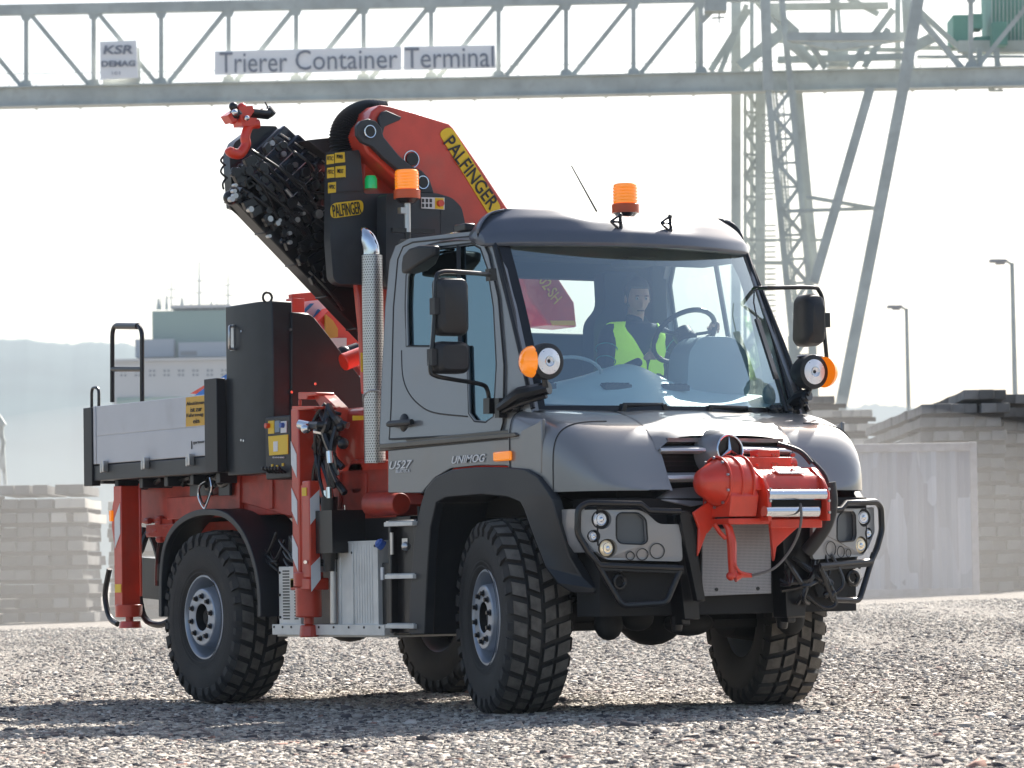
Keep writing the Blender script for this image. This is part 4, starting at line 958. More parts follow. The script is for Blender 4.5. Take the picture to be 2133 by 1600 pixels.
# ================================================================== LOADING CRANE (part of the truck)
xc = 2.0
b = M()
b.prism([X(a,c,1.95) for a,c in ((757,300),(850,320),(850,470),(757,470))], (-.05,0,0))
b.prism([X(a,c,1.9) for a,c in ((740,560),(850,560),(850,820),(760,820),(753,690))], (-.06,0,0)); b.prism([X(a,c,1.83) for a,c in ((790,560),(900,560),(900,820),(790,820))], (-.22,0,0))
b.lathe([(1.50,.30),(1.60,.34),(1.66,.36),(1.95,.36),(1.97,.33),(1.99,.20),(1.99,.0001)], (1.72,-.62,0), (0,0,1), 36)
b.box(1.35,2.35,-.95,.7,1.45,1.62)
b.cyl((1.9,-.95,1.52),(1.9,.6,1.52),.12,n=20)
col_ = b.done('loading_crane', RED, T, bevel=.012, ang=40)
b = M(); cv = [(690,318),(750,312),(758,404),(850,402),(908,402),(942,412),(962,432),(970,470),(970,510),(900,530),(842,592),(705,592),(694,580),(688,500)]
b.prism(rnd([X(a,c,2.03) for a,c in cv], .02, 2), (-.085,0,0)); b.prism([X(a,c,1.9) for a,c in ((735,420),(970,420),(970,520),(845,600),(735,590))], (-.25,0,0)); cov = b.done('column_cover', COVER, col_, bevel=.035, seg=4)
b = M(); b.prism(rnd([X(a,c,2.21) for a,c in ((804,404),(850,402),(908,402),(942,412),(962,432),(970,470),(970,560),(846,600),(804,600))],.03,3), (-.12,0,0)); b.prism([X(a,c,2.213) for a,c in ((918,430),(960,438),(968,470),(968,540),(918,540))], (-.05,0,0)); b.done('side_cover', COVER, cov, bevel=.025, seg=3)
b = M(); b.prism([X(a,c,2.035) for a,c in ((912,428),(914,428),(916,512),(914,512))], (.003,0,0)); b.prism([X(a,c,2.035) for a,c in ((690,400),(758,396),(758,398),(690,402))], (.003,0,0)); b.done('cover_seam', INK, cov)
def sticker(quad, x, mt_=YEL, name='sticker', par=None, r=.0, th=.006):
    P = [X(a,c,x) for a,c in quad]; P = rnd(P, r, 5) if r else P; return M().prism(P, (th,0,0)).done(name, mt_, par)
XF = 2.034
s1 = sticker(((688,424),(756,416),(756,446),(688,456)), XF, par=cov, r=.05, name='yellow_logo_plate')
text('PALFINGER', X(722,436,XF+.007), X(752,432,XF)-X(692,440,XF), (0,0,1), .082, .215, INK, s1, 'logo_lettering', bold=.008)
grid_ = [((680,323),(695,321),(695,341),(680,343),'RTC'),((697,319),(717,317),(718,338),(697,340),'POWER'),((681,350),(695,348),(696,370),(681,372),'FSTC'),((698,347),(719,345),(719,370),(698,372),'MEXT'),((683,381),(699,379),(699,401),(683,403),'HPSC')]
bb_ = M(); bb_.prism([X(a,c,XF-.07) for a,c in ((678,318),(692,317),(694,408),(681,410))], (.06,0,0)); bb_.done('side_plate', COVER, cov)
for q in grid_:
    s2 = sticker(q[:4], XF, par=cov, name='yellow_feature_plate')
    cx = sum(p[0] for p in q[:4])/4; cy = sum(p[1] for p in q[:4])/4
    text(q[4], X(cx,cy-2,XF+.007), (0,1,0), (0,0,1), .026, .045, INK, s2, 'plate_lettering', bold=.01)
for (x0,x1,y0,y1) in ((682,716,342,346),(684,718,371,375)):
    sticker(((x0,y0),(x1,y0-2),(x1,y1-2),(x0,y1)), XF, INK, 'black_caption', cov)
XN = 2.215
pn = sticker(((877,411),(925,412),(925,437),(877,434)), XN, WHITEP, 'notice_plate', cov)
sticker(((906,412),(924,413),(924,436),(906,435)), XN+.006, YEL, 'notice_yellow_field', pn, th=.002)
b = M()
for i, px in enumerate((881,889,897)):
    for py in (418,428): p = X(px,py,XN+.006); b.box(p.x,p.x+.003,p.y-.009,p.y+.009,p.z-.012,p.z+.012)
b.done('notice_print', INK, pn)
b = M(); p = X(915,424,XN+.009); b.cyl(p, p+Vector((.03,0,0)), .022, n=14); b.done('stop_button', WRED, pn)
# lower rail
b = M(); b.box(2.04,2.06,-1.0,-.2,2.0,2.02)
# main boom
bo_ = [(757,300),(752,280),(758,262),(768,250),(775,232),(792,218),(820,222),(880,239),(935,256),(945,266),(1000,346),(1062,440),(1110,500),(1152,561),(1197,630),(1202,682),(1141,677),(1103,623),(1083,557),(1035,500),(990,470),(930,470),(880,440),(855,400),(820,370),(790,340),(765,318)]
b = M(); b.prism([X(a,c,2.12) for a,c in bo_], (-.30,0,0)); bm_ = b.done('main_boom', RED, col_, bevel=.014, ang=30)
XB = 2.121
pl = sticker(((912,276),(938,262),(1046,436),(1020,452)), XB, par=bm_, r=.10, name='yellow_boom_plate')
a_ = X(926,282,XB); c_ = X(1034,438,XB); dd = (c_-a_).normalized(); up_ = Vector((1,0,0)).cross(dd)
text('PALFINGER', (a_+c_)/2+Vector((.008,0,0))+dd*.0, dd, up_, .100, (c_-a_).length*.90, INK, pl, 'logo_lettering', bold=.008)
q_ = sticker(((1040,452),(1052,440),(1058,446),(1046,458)), XB, par=bm_, name='yellow_corner_mark')
text('33002-SH', X(1135,588,XB), dd, up_, .085, .32, YEL, bm_, 'type_lettering', bold=.005, lift=.006)
sticker(((1145,668),(1195,668),(1198,678),(1150,678)), XB, YEL, 'end_sticker', bm_)
b = M(); lk = [(744,262),(752,252),(768,247),(784,252),(796,268),(800,285),(830,322),(858,346),(880,356),(895,372),(905,402),(875,402),(860,380),(835,360),(800,330),(775,305),(755,296),(745,282)]
b.prism([X(a,c,2.17) for a,c in lk], (-.045,0,0)); 
b.prism([X(a,c,2.15) for a,c in ((789,246),(796,233),(806,230),(838,244),(834,250),(810,260),(802,264),(798,280),(792,270))], (-.03,0,0)); kn = b.done('knuckle_lever', COVER, bm_, bevel=.008)
b = M()
for (px,py,r,x) in ((771,274,.048,2.17),(857,332,.052,2.12),(881,380,.045,2.17)):
    c = X(px,py,x); b.cyl(c-Vector((.02,0,0)), c+Vector((.016,0,0)), r*.82, n=24)
b.each('pivot_pin', BLKM, bm_)
b = M()
for (px,py,r,x) in ((771,274,.040,2.188),(857,332,.056,2.124),(881,380,.042,2.188)):
    c = X(px,py,x); b.tube([c+Vector((0,r*cos(t),r*sin(t))) for t in [2*pi*i/24 for i in range(24)]], .005, 5, closed=True)
b.each('pin_ring', CHROME, bm_)
b = M(); b.cyl(X(772,308,2.05), X(770,325,2.05), .018, n=10); b.cyl(X(765,322,2.05), X(778,321,2.05), .014, n=10); b.done('grease_fitting', STEEL, bm_)
b = M(); c = X(773,393,2.0); b.lathe([(0,.0001),(0,.042),(.06,.042),(.085,.032),(.092,.0001)], c, (0,0,1), 20); b.done('status_light', GREEN, col_)
b = M(); pth = smoothpath([X(728,330,1.85),X(720,300,1.85),X(724,272,1.85),X(742,252,1.85),X(768,243,1.85),X(800,246,1.87)],14); n = len(pth)
b.tube([p for p in pth for _ in (0,)], [.104+(.010 if i % 2 else -.006) for i in range(n)], 20); b.done('corrugated_hose', BLACK, col_, ang=60)
b = M(); b.prism([X(a,c,1.7) for a,c in ((640,292),(690,286),(712,300),(712,340),(690,330))], (-.3,0,0)); b.done('arm_top_plate', mat('brown black', (.05,.04,.04), .5), col_, bevel=.006)
# ---- folded telescopic arm
O_ = Vector((757,703)); Aa = Vector((-.690,-.724)); Nn = Vector((.724,-.690))
def AP(s_, n_, x): q = O_+Aa*s_+Nn*n_; return X(q.x, q.y, x)
def slab(s0,s1,n0,n1,x,th,bd=M): return [AP(s0,n0,x),AP(s1,n0,x),AP(s1,n1,x),AP(s0,n1,x)]
b = M(); b.prism([AP(-60,2,1.62),AP(385,2,1.62),AP(400,30,1.62),AP(400,60,1.62),AP(330,70,1.62),AP(-60,70,1.62)], (-.14,0,0))
b.prism([AP(-40,60,1.56),AP(300,60,1.56),AP(260,205,1.56),AP(-20,205,1.56)], (-.14,0,0))
for s_ in range(20,390,92): b.prism([AP(s_,1,1.625),AP(s_+5,1,1.625),AP(s_+5,58,1.625),AP(s_,58,1.625)], (-.15,0,0))
arm = b.done('folding_arm', BLKM, col_, bevel=.008)
SECT = mat('arm section', (.022,.026,.038), .22, .2, .8, dirt=.08, dcol=(.06,.06,.065))
for k in range(6):
    n0, n1, se = 12+8*k, 224-8*k, 272+33*k; x = 1.63-.022*k
    b = M(); xs = x-.03
    b.prism([AP(60,n0+8,xs),AP(se,n0+8,xs),AP(se,n1-8,xs),AP(60,n1-8,xs)], (-.16+.01*k,0,0)) if k == 0 else b.prism([AP(200,n0+8,xs),AP(se,n0+8,xs),AP(se,n1-8,xs),AP(200,n1-8,xs)], (-.16+.01*k,0,0))
    m0 = (n0+n1)/2
    b.prism([AP(se-26,n0,x),AP(se-8,n0-2,x),AP(se,n0+14,x),AP(se,n1-14,x),AP(se-8,n1+2,x),AP(se-26,n1,x)], (-.18+.01*k,0,0))
    b.prism([AP(se-60,n1-40,x+.012),AP(se-4,n1-34,x+.012),AP(se-4,n1+4,x+.012),AP(se-44,n1+6,x+.012)], (-.05,0,0))
    sec = b.done('telescopic_section', SECT, arm, bevel=.012, seg=2)
    b = M(); c = AP(se-12, 150-2*k, x+.018); b.cyl(c, c+Vector((.018,0,0)), .019, n=14); c = AP(se-30, n1-12, x+.012); b.cyl(c, c+Vector((.012,0,0)), .009, n=8); b.each('section_bolt', STEEL, sec)
    b = M(); b.tube([AP(se-24,n1-30,x+.02), AP(se-24,n0+50,x+.02)], .0035, 5)
    if k < 5: b.tube([AP(se+4,n1-20,x+.012), AP(se+22,n1-24,x+.012)], .006, 5)
    b.each('hose_clip_rod', STEEL, sec)
b = M(); rr_ = random.Random(3)
for i in range(110):
    s_ = rr_.uniform(140,440); n_ = rr_.uniform(8,90) if i < 80 else rr_.uniform(90,170); c = AP(s_,n_,1.66); k = rr_.random()
    if k < .45: b.cyl(c, c+Vector((rr_.uniform(.02,.05),0,0)), rr_.uniform(.012,.035), n=10)
    elif k < .90: b.obox(c, Vector((.02,0,0)), Vector((0,.03*rr_.uniform(.5,1.5),.02)), Vector((0,-.012,.025)))
    else:
        d = AP(s_-rr_.uniform(30,120), n_+rr_.uniform(-6,6), 1.66); b.tube(smoothpath([c, (c+d)/2+Vector((.04,rr_.uniform(-.015,.015),rr_.uniform(-.015,.015))), d],5), rr_.choice([.008,.012]), 6)
for (s0,n0,s1,n1,r) in ((150,150,20,175,.022),(120,120,0,120,.02),(250,95,150,105,.03)): b.cyl(AP(s0,n0,1.66), AP(s1,n1,1.66), r, n=12)
for (s0,n0,s1,n1) in ((440,60,300,40),(430,80,280,70),(445,100,260,110),(400,30,250,30),(420,50,200,60),(380,120,220,100)): b.tube(smoothpath([AP(s0,n0,1.66),AP((s0+s1)/2,(n0+n1)/2+14,1.70),AP(s1,n1,1.66)],6), .011, 6)
b.tube(smoothpath([AP(330,100,1.66),AP(270,150,1.68),AP(215,190,1.68),AP(170,160,1.68),AP(120,110,1.67)],6), .010, 6)
b.tube(smoothpath([AP(300,90,1.66),AP(250,130,1.68),AP(195,165,1.68),AP(130,120,1.68),AP(60,60,1.67)],6), .010, 6)
b.tube(smoothpath([AP(395,0,1.5),AP(385,-14,1.5),AP(330,-8,1.5),AP(250,-10,1.5),AP(215,-6,1.5),AP(205,4,1.5)],6), .007, 6)
for (px0,py0,px1,py1) in ((466,325,470,345),(466,345,474,372),(470,372,466,395)): b.tube(smoothpath([X(px0,py0,1.5),X(px0-6,(py0+py1)/2,1.5),X(px1,py1,1.5)],5), .008, 6)
b.prism([X(a,c,1.44) for a,c in ((478,322),(490,296),(535,262),(575,262),(600,300),(590,380),(545,420),(510,440),(486,432),(482,380))], (-.10,0,0))
b.ball(X(480,412,1.6), .05, 8); b.ball(X(488,400,1.6), .035, 8)
b.done('arm_hydraulics', BLKM, arm, bevel=.003)
b = M()
for (px,py,r) in ((578,465,.018),(522,436,.02),(562,456,.020),(604,505,.014),(488,398,.014),(490,408,.018),(483,415,.018),(664,446,.03),(561,492,.012),(632,445,.012),(582,459,.012),(619,458,.018),(603,486,.014),(490,386,.012)):
    c = X(px,py,1.70); b.cyl(c-Vector((.03,0,0)), c+Vector((.012,0,0)), r, n=12)
b.cyl(AP(335,96,1.67), AP(285,92,1.67), .014, n=10)
for (s0,n0,s1,n1) in ((140,92,-10,92),(150,135,55,135),(135,160,50,160)): b.tube([AP(s0,n0,1.66), AP(s1,n1,1.66)], .006, 6)
b.each('hydraulic_fitting', STEEL, arm)
# red head and hook at the tip
b = M(); b.tube(smoothpath([X(538,258,1.62),X(520,262,1.62),X(511,285,1.62),X(512,302,1.62),X(500,320,1.62),X(482,318,1.62),X(475,308,1.62)],5), [.032]*10+[.034]*8+[.036]*7+[.034]*4+[.026,.018], 12)
b.prism([X(a,c,1.66) for a,c in ((498,222),(526,220),(530,232),(520,245),(536,246),(528,262),(505,262),(500,240))], (-.12,0,0))
b.ball(X(484,248,1.6), .035, 8); b.ball(X(504,224,1.6), .032, 8)
b.prism([X(a,c,1.64) for a,c in ((474,240),(492,228),(494,250),(484,256))], (-.1,0,0)); b.done('boom_tip', WRED, arm, bevel=.01)
b = M(); b.cyl(X(522,234,1.62), X(558,238,1.6), .036, n=14); b.cyl(X(556,226,1.6), X(568,240,1.6), .03, n=10); b.tube([X(552,212,1.6), X(559,226,1.6), X(566,242,1.6)], .006, 5)
b.ball(X(490,238,1.62), .04, 8); b.ball(X(486,222,1.62), .03, 8); b.tube([X(494,232,1.65),X(500,240,1.66)], .02, 8); b.done('tip_sheave', BLKM, arm)
b = M(); b.ball(X(489,234,1.68), .022, 6); b.ball(X(514,246,1.68), .02, 6); b.each('tip_fitting', CHROME, arm)
# yellow plate at column foot, rails
b = M(); b.box(2.28,2.30,-.98,-.93,2.02,2.30)
sticker(((734,866),(758,866),(758,875),(734,876)), 2.1, YEL, 'foot_sticker', col_)
b = M(); b.prism([X(a,c,2.06) for a,c in ((751,735),(758,735),(758,775),(752,775))], (.005,0,0)); b.done('yellow_strip', YEL, col_)
# ---- load behind the cabinet: slanted banner panel and red frame
b = M(); b.beam(X(605,622,.2), X(665,616,.2), .06); b.beam(X(615,622,.2), X(615,670,.2), .10); b.beam(X(668,655,.2), X(760,770,.2), .14,.14)
b.cyl(X(715,755,1.2), X(760,738,1.2), .06, n=16)
fr_ = b.each('load_frame', WRED, T, bevel=.006)[0]
b = M(); b.prism([X(a,c,.1) for a,c in ((605,626),(672,620),(740,690),(760,770),(690,700),(605,690))], (-.03,0,0)); b.done('white_panel', WHITEP, fr_)
b = M(); b.prism([X(a,c,.13) for a,c in ((630,650),(648,632),(655,632),(634,654))], (-.02,0,0)); b.prism([X(a,c,.13) for a,c in ((650,668),(664,644),(672,650),(662,672),(656,676))], (-.02,0,0)); b.each('blue_stripe', BANB, fr_)
b = M(); b.prism([X(a,c,.30) for a,c in ((679,655),(694,668),(704,685),(704,702),(688,705),(679,692))], (-.02,0,0)); b.done('yellow_board', ORSIGN, fr_)
b = M(); b.prism([X(a,c,.30) for a,c in ((688,704),(722,704),(722,722),(712,752),(704,740))], (-.03,0,0)); b.done('grey_panel', STEEL, fr_)
b = M(); b.ball(X(716,738,.5), .06, 8); b.cyl(X(724,735,.5), X(745,728,.5), .05, n=12); b.done('load_motor', BLKM, fr_)
b = M(); b.prism([(.30,-.95,2.17),(-.25,-.95,2.08),(.30,-.95,2.10)], (0,.8,0)); 
P_ = [S(402,826,-.9),S(440,798,-.9),S(478,776,-.9),S(478,800,-.9),S(430,822,-.9)]; M().prism(P_, (0,.6,0)).done('blue_tarpaulin', mat('tarp blue', (.03,.16,.50), .6), T)
M().prism([S(396,820,-.88),S(430,800,-.88),S(444,796,-.88),S(410,821,-.88)], (0,.5,0)).done('red_tarpaulin_edge', WRED, T)
# ================================================================== DRIVER
def skin(name, pts, edges, mt, sub=2):
    me = bpy.data.meshes.new(name); me.from_pydata([p[0] for p in pts], edges, []); o = bpy.data.objects.new(name, me); COL.objects.link(o)
    bpy.context.view_layer.objects.active = o
    sk = o.modifiers.new('skin', 'SKIN'); su = o.modifiers.new('sub', 'SUBSURF'); su.levels = su.render_levels = sub
    if not me.skin_vertices: me.attributes.new('s', 'FLOAT', 'POINT')
    for i, p in enumerate(pts):
        r = p[1]; me.skin_vertices[0].data[i].radius = r if isinstance(r, tuple) else (r, r)
    me.skin_vertices[0].data[0].use_root = True
    dg = bpy.context.evaluated_depsgraph_get(); m2 = bpy.data.meshes.new_from_object(o.evaluated_get(dg)); bpy.data.objects.remove(o)
    m2.materials.clear(); m2.materials.append(mt); m2.shade_smooth(); m2.name = name; return m2
sx, sy = 3.06, .50                                    # seat position
hd_ = Vector((3.10, .505, 2.655)); NE = Vector((3.05,.505,2.50))
PR = thing('person', 'driver in a hi-vis yellow-green vest and dark jacket holding the steering wheel behind the windscreen', 'person', (3.06,.50,2.04))
shl, shr = Vector((3.05,.30,2.43)), Vector((3.05,.71,2.43))
TL = pi+.75 if e2.z > 0 else pi-.75
hl, hr = swc+(e1*cos(TL)+e2*sin(TL))*.22, swc+(e1*cos(.35)+e2*sin(.35))*.22
ell, elr = Vector((3.20,.17,2.10)), Vector((3.22,.88,2.22))
pts = [(Vector((3.04,.505,2.08)),(.15,.12)),(Vector((3.02,.505,2.25)),(.15,.11)),(Vector((3.04,.505,2.40)),(.16,.10)),(NE,.055),(Vector((3.08,.505,2.57)),.058),
       (shl,.075),(ell,.050),(hl-(hl-ell).normalized()*.09,.032),(shr,.075),(elr,.050),(hr-(hr-elr).normalized()*.09,.032),
       (Vector((3.15,.40,2.06)),.09),(Vector((3.50,.38,2.06)),.068),(Vector((3.55,.38,1.76)),.05),(Vector((3.15,.61,2.06)),.09),(Vector((3.50,.63,2.06)),.068),(Vector((3.55,.63,1.76)),.05)]
ed = [(0,1),(1,2),(2,3),(3,4),(2,5),(5,6),(6,7),(2,8),(8,9),(9,10),(0,11),(11,12),(12,13),(0,14),(14,15),(15,16)]
body = bpy.data.objects.new('body', skin('body', pts, ed, JACK)); COL.objects.link(body); place(body, PR)
# head: shaped ellipsoid with brow, nose, jaw, ears joined in one mesh
b = M(); b.ball((0,0,0), .1, 20, (.98,.76,1.22)); V = []
for (x,y,z) in b.v:
    if z < -.02: k = 1-.28*((-z-.02)/.1); y *= k; x = x*(1-.10*((-z-.02)/.1)) if x < 0 else x
    if x > .05 and abs(y) < .022 and -.045 < z < .02: x += .026*(1-abs(y)/.022)*(1-abs(z+.028)/.05 if z > -.028 else 1)
    if x > .05 and .008 < z < .028 and .012 < abs(y) < .05: x -= .010
    if x > .05 and .03 < z < .045: x += .006
    if x > .05 and abs(y) < .03 and -.075 < z < -.055: x += .006
    V.append((x,y,z))
b.v = V
for s in (-1,1): b.ball((0,.078*s,-.008), .028, 8, (.7,.35,1.1))
b.tube([(.0,0,-.06),(-.01,0,-.16)], .055, 14)
tilt = Matrix.Rotation(radians(18), 4, 'Y') @ Matrix.Rotation(0, 4, 'Z')
yawm = Matrix.Rotation(radians(-15), 4, 'Z')
def hm(p): return hd_+(yawm @ tilt @ Vector(p))
b.v = [tuple(hm(p)) for p in b.v]; head = b.done('head', SKIN, PR)
b = M()
for s in (-1,1):
    b.ball(hm((.083,.030*s,.016)), .011, 8)
eyes = b.done('eyes', mat('eye', (.5,.5,.5), .2), head)
b = M()
for s in (-1,1): b.ball(hm((.092,.030*s,.016)), .0055, 6); b.tube([hm((.092,.014*s,.036)), hm((.09,.045*s,.034))], .004, 5)
b.tube([hm((.088,-.024,-.066)), hm((.094,0,-.064)), hm((.088,.024,-.066))], .004, 5); b.done('face_marks', mat('brow and lips', (.12,.05,.04), .7), head)
b = M(); b.ball((-.008,0,.018), .108, 16, (.98,.78,1.16)); b.v = [p for p in b.v]
vv = [tuple(hm(p)) if True else p for p in [(x, y, z) if not (x > .045 and z < .085) and z > -.06 else (x*.6, y*.82, max(z,-.04)*.7) for (x,y,z) in b.v]]; b.v = vv; b.done('hair', HAIR, head)
# hands with fingers round the rim
for nm, c, t0, el in (('hand', hl, TL, ell), ('hand', hr, .35, elr)):
    rad = (e1*cos(t0)+e2*sin(t0)); tg = (-e1*sin(t0)+e2*cos(t0)); ax = sax
    wr = c-(c-el).normalized()*.085; P = [(wr,(.028,.020)), (wr.lerp(c,.5)+ax*-.012,(.036,.017)), (wr.lerp(c,.85)+ax*-.02,(.034,.015))]; E_ = [(0,1),(1,2)]
    for k in range(4):
        o_ = tg*(-.030+.020*k); L_ = (.9,1,.97,.8)[k]
        base = c+o_-ax*.026-rad*.012; i0 = len(P)
        P += [(base,.0085),(c+o_+rad*.024*L_-ax*.020,.008),(c+o_+rad*.030*L_+ax*.006,.0075),(c+o_+rad*.012+ax*.024,.007)]
        E_ += [(2,i0),(i0,i0+1),(i0+1,i0+2),(i0+2,i0+3)]
    i0 = len(P); P += [(wr.lerp(c,.6)+tg*.035,.010),(c+tg*.048-rad*.02+ax*.01,.009),(c+tg*.040-rad*.024+ax*.028,.008)]; E_ += [(1,i0),(i0,i0+1),(i0+1,i0+2)]
    o = bpy.data.objects.new(nm, skin(nm, P, E_, SKIN)); COL.objects.link(o); place(o, PR)
# vest: two open front panels and a back wrapped round the torso
def torso(u, z):      # u angle round, 0 = front
    w = .17+.035*max(0,(z-2.1)/.3); d = .145+.02*sin((z-2.05)*6)
    w *= 1-.5*max(0,(z-2.40)/.12)**2 if z > 2.40 else 1; d *= 1-.25*max(0,(z-2.40)/.12) if z > 2.40 else 1
    return Vector((3.035+d*cos(u), .505+w*1.12*sin(u), z))
for s in (-1,1):
    b = M(); 
    def vf(a, c, s=s, **k):
        z = 2.06+.43*c; open_ = .05+.75*max(0,(z-2.20)/.29)**1.3; u = open_+a*(1.55-open_*.55); p = torso(s*u, z); return p+Vector((.014+.008*sin(a*9+c*7)+.006*sin(c*19-a*5), .004*sin(c*13), 0))
    b.grid(vf, 10, 14); o = b.done('vest_front', VEST, PR); o.modifiers.new('sol','SOLIDIFY').thickness = .006
b = M(); b.grid(lambda a, c: torso(1.5+a*(2*pi-3.0), 2.06+.43*c)-Vector((.01,0,0)), 16, 10); o = b.done('vest_back', VEST, PR); o.modifiers.new('sol','SOLIDIFY').thickness = .006
b = M()
for (a_, c_) in ((shl, ell), (shr, elr)):
    for t in (.35,.6,.85):
        p = a_.lerp(c_, t); d = (c_-a_).normalized(); x_ = d.orthogonal().normalized(); y_ = d.cross(x_); r = .075+(.05-.075)*t+.004
        b.tube([p+(x_*cos(q)+y_*sin(q))*r for q in [2*pi*i/16 for i in range(16)]], .004, 5, closed=True)
b.done('sleeve_stripes', STRIPE, PR)

# ================================================================== GROUND
def gz(lat, d):
    t = min(max((d-27)/36, 0), 1); t = t*t*(3-2*t); h = t*(.31+.016*lat)
    if lat > 10.5: h += .0
    h += .012*sin(lat*1.3+d*.31)*min(1, max(0,(d-10)/6))*(1 if d < 80 else 0)
    return h
gm = bpy.data.materials.new('gravel ground'); gm.use_nodes = True; n = gm.node_tree.nodes; l = gm.node_tree.links; bs = n['Principled BSDF']; bs.inputs['Roughness'].default_value = .95; bs.inputs['Specular IOR Level'].default_value = .2
tc = n.new('ShaderNodeTexCoord')
def gvor(scale, feat='F1'):
    v = n.new('ShaderNodeTexVoronoi'); v.inputs['Scale'].default_value = scale; v.feature = feat; l.new(tc.outputs['Object'], v.inputs['Vector']); return v
def gno(scale, d=5):
    v = n.new('ShaderNodeTexNoise'); v.inputs['Scale'].default_value = scale; v.inputs['Detail'].default_value = d; l.new(tc.outputs['Object'], v.inputs['Vector']); return v
v1 = gvor(42); cr = n.new('ShaderNodeValToRGB'); sp = n.new('ShaderNodeSeparateColor'); l.new(v1.outputs['Color'], sp.inputs[0]); l.new(sp.outputs[0], cr.inputs[0])
def setramp(cr, st):
    e = cr.color_ramp; e.interpolation = 'CONSTANT'
    while len(e.elements) > 1: e.elements.remove(e.elements[-1])
    e.elements[0].position = st[0][0]; e.elements[0].color = (*st[0][1], 1)
    for p, c in st[1:]: q = e.elements.new(p); q.color = (*c, 1)
RAMP = [(0,(.12,.115,.12)),(.07,(.22,.195,.18)),(.20,(.32,.285,.25)),(.42,(.38,.345,.30)),(.62,(.43,.395,.345)),(.82,(.52,.48,.425)),(.96,(.32,.29,.27))]
setramp(cr, RAMP)
nz_ = gno(.35, 6); mr = n.new('ShaderNodeMapRange'); mr.inputs[1].default_value = .35; mr.inputs[2].default_value = .68; mr.inputs[3].default_value = 0; mr.inputs[4].default_value = .45; l.new(nz_.outputs[0], mr.inputs[0])
mx = n.new('ShaderNodeMix'); mx.data_type = 'RGBA'; l.new(mr.outputs[0], mx.inputs[0]); l.new(cr.outputs[0], mx.inputs[6]); mx.inputs[7].default_value = (.34,.31,.28,1)
l.new(mx.outputs[2], bs.inputs['Base Color'])
bp_ = n.new('ShaderNodeBump'); bp_.inputs['Strength'].default_value = 1; bp_.inputs['Distance'].default_value = .035; l.new(v1.outputs['Distance'], bp_.inputs['Height']); bp_.invert = True
b2 = n.new('ShaderNodeBump'); b2.inputs['Strength'].default_value = .8; b2.inputs['Distance'].default_value = .05; l.new(gno(7, 6).outputs[0], b2.inputs['Height']); l.new(bp_.outputs[0], b2.inputs['Normal']); l.new(b2.outputs[0], bs.inputs['Normal'])
b = M(); ds = [-30,-5,4,8,10,12,14,16,18,20,22,24,26]+[27+1.5*i for i in range(26)]+[68,75,90,120,180,300,600,1200,2400,4200]
def gv(i, j):
    d = ds[i]; w = 60 if d < 80 else max(60, d*1.2); lat = (-1+2*j/60); lat = w*(abs(lat)**2.2)*(1 if lat > 0 else -1); p = L2(lat, d); return (p.x, p.y, gz(max(-14,min(14,lat)), d))
b.v = [gv(i,j) for i in range(len(ds)) for j in range(61)]; b.f = [(i*61+j, i*61+j+1, (i+1)*61+j+1, (i+1)*61+j) for i in range(len(ds)-1) for j in range(60)]
g = b.done('ground', gm, None, fix=True, ang=60)
if g.data.polygons[200].normal.z < 0: g.data.flip_normals()
g['kind'] = 'structure'
# loose stones
def stones(name, N, d0, d1, smin, smax, mt_, seed, pw=1.0):
    r = np.random.default_rng(seed); d = d0+(d1-d0)*r.random(N)**pw; half = d*(W/2)/F*1.10+.1; lat = (r.random(N)*2-1)*half
    px = CAM.x+FH.x*d+RH.x*lat; py = CAM.y+FH.y*d+RH.y*lat
    t = np.clip((d-27)/36,0,1); t = t*t*(3-2*t); z = t*(.31+.016*lat)+.012*np.sin(lat*1.3+d*.31)
    s = smin+(smax-smin)*r.random(N)**3.5
    base = np.array([[-1,-1,-1],[1,-1,-1],[1,1,-1],[-1,1,-1],[-1,-1,1],[1,-1,1],[1,1,1],[-1,1,1]], float)*.5
    v = base[None]*(1+.0*r.random((N,8,1)))+ (r.random((N,8,3))-.5)*.55
    v[:,4:,:2] *= .80
    v[...,2] *= .62
    v *= (s[:,None]*np.stack([.8+.8*r.random(N), .7+.5*r.random(N), .5+.5*r.random(N)],1))[:,None,:]
    a = r.random(N)*6.283; ca, sa = np.cos(a)[:,None], np.sin(a)[:,None]
    tl = (r.random(N)-.5)*.5; ct, st_ = np.cos(tl)[:,None], np.sin(tl)[:,None]
    x, y, zz = v[...,0], v[...,1], v[...,2]; x, zz = x*ct-zz*st_, x*st_+zz*ct; x, y = x*ca-y*sa, x*sa+y*ca
    zz = zz+z[:,None]+s[:,None]*.03; x = x+px[:,None]; y = y+py[:,None]
    co = np.stack([x,y,zz],-1).reshape(-1)
    q = np.array([[0,3,2,1],[4,5,6,7],[0,1,5,4],[1,2,6,5],[2,3,7,6],[3,0,4,7]]); idx = (q[None]+8*np.arange(N)[:,None,None]).reshape(-1)
    me = bpy.data.meshes.new(name); me.vertices.add(8*N); me.vertices.foreach_set('co', co); me.loops.add(len(idx)); me.loops.foreach_set('vertex_index', idx)
    me.polygons.add(6*N); me.polygons.foreach_set('loop_start', np.arange(6*N)*4); me.polygons.foreach_set('loop_total', np.full(6*N,4)); me.update(calc_edges=True); me.validate()
    me.materials.append(mt_); o = bpy.data.objects.new(name, me); COL.objects.link(o); o['kind'] = 'stuff'; return o
sm = bpy.data.materials.new('stone'); sm.use_nodes = True; n2 = sm.node_tree.nodes; l2 = sm.node_tree.links; b2_ = n2['Principled BSDF']; b2_.inputs['Roughness'].default_value = .9; b2_.inputs['Specular IOR Level'].default_value = .25
ge = n2.new('ShaderNodeNewGeometry'); c2 = n2.new('ShaderNodeValToRGB'); l2.new(ge.outputs['Random Per Island'], c2.inputs[0])
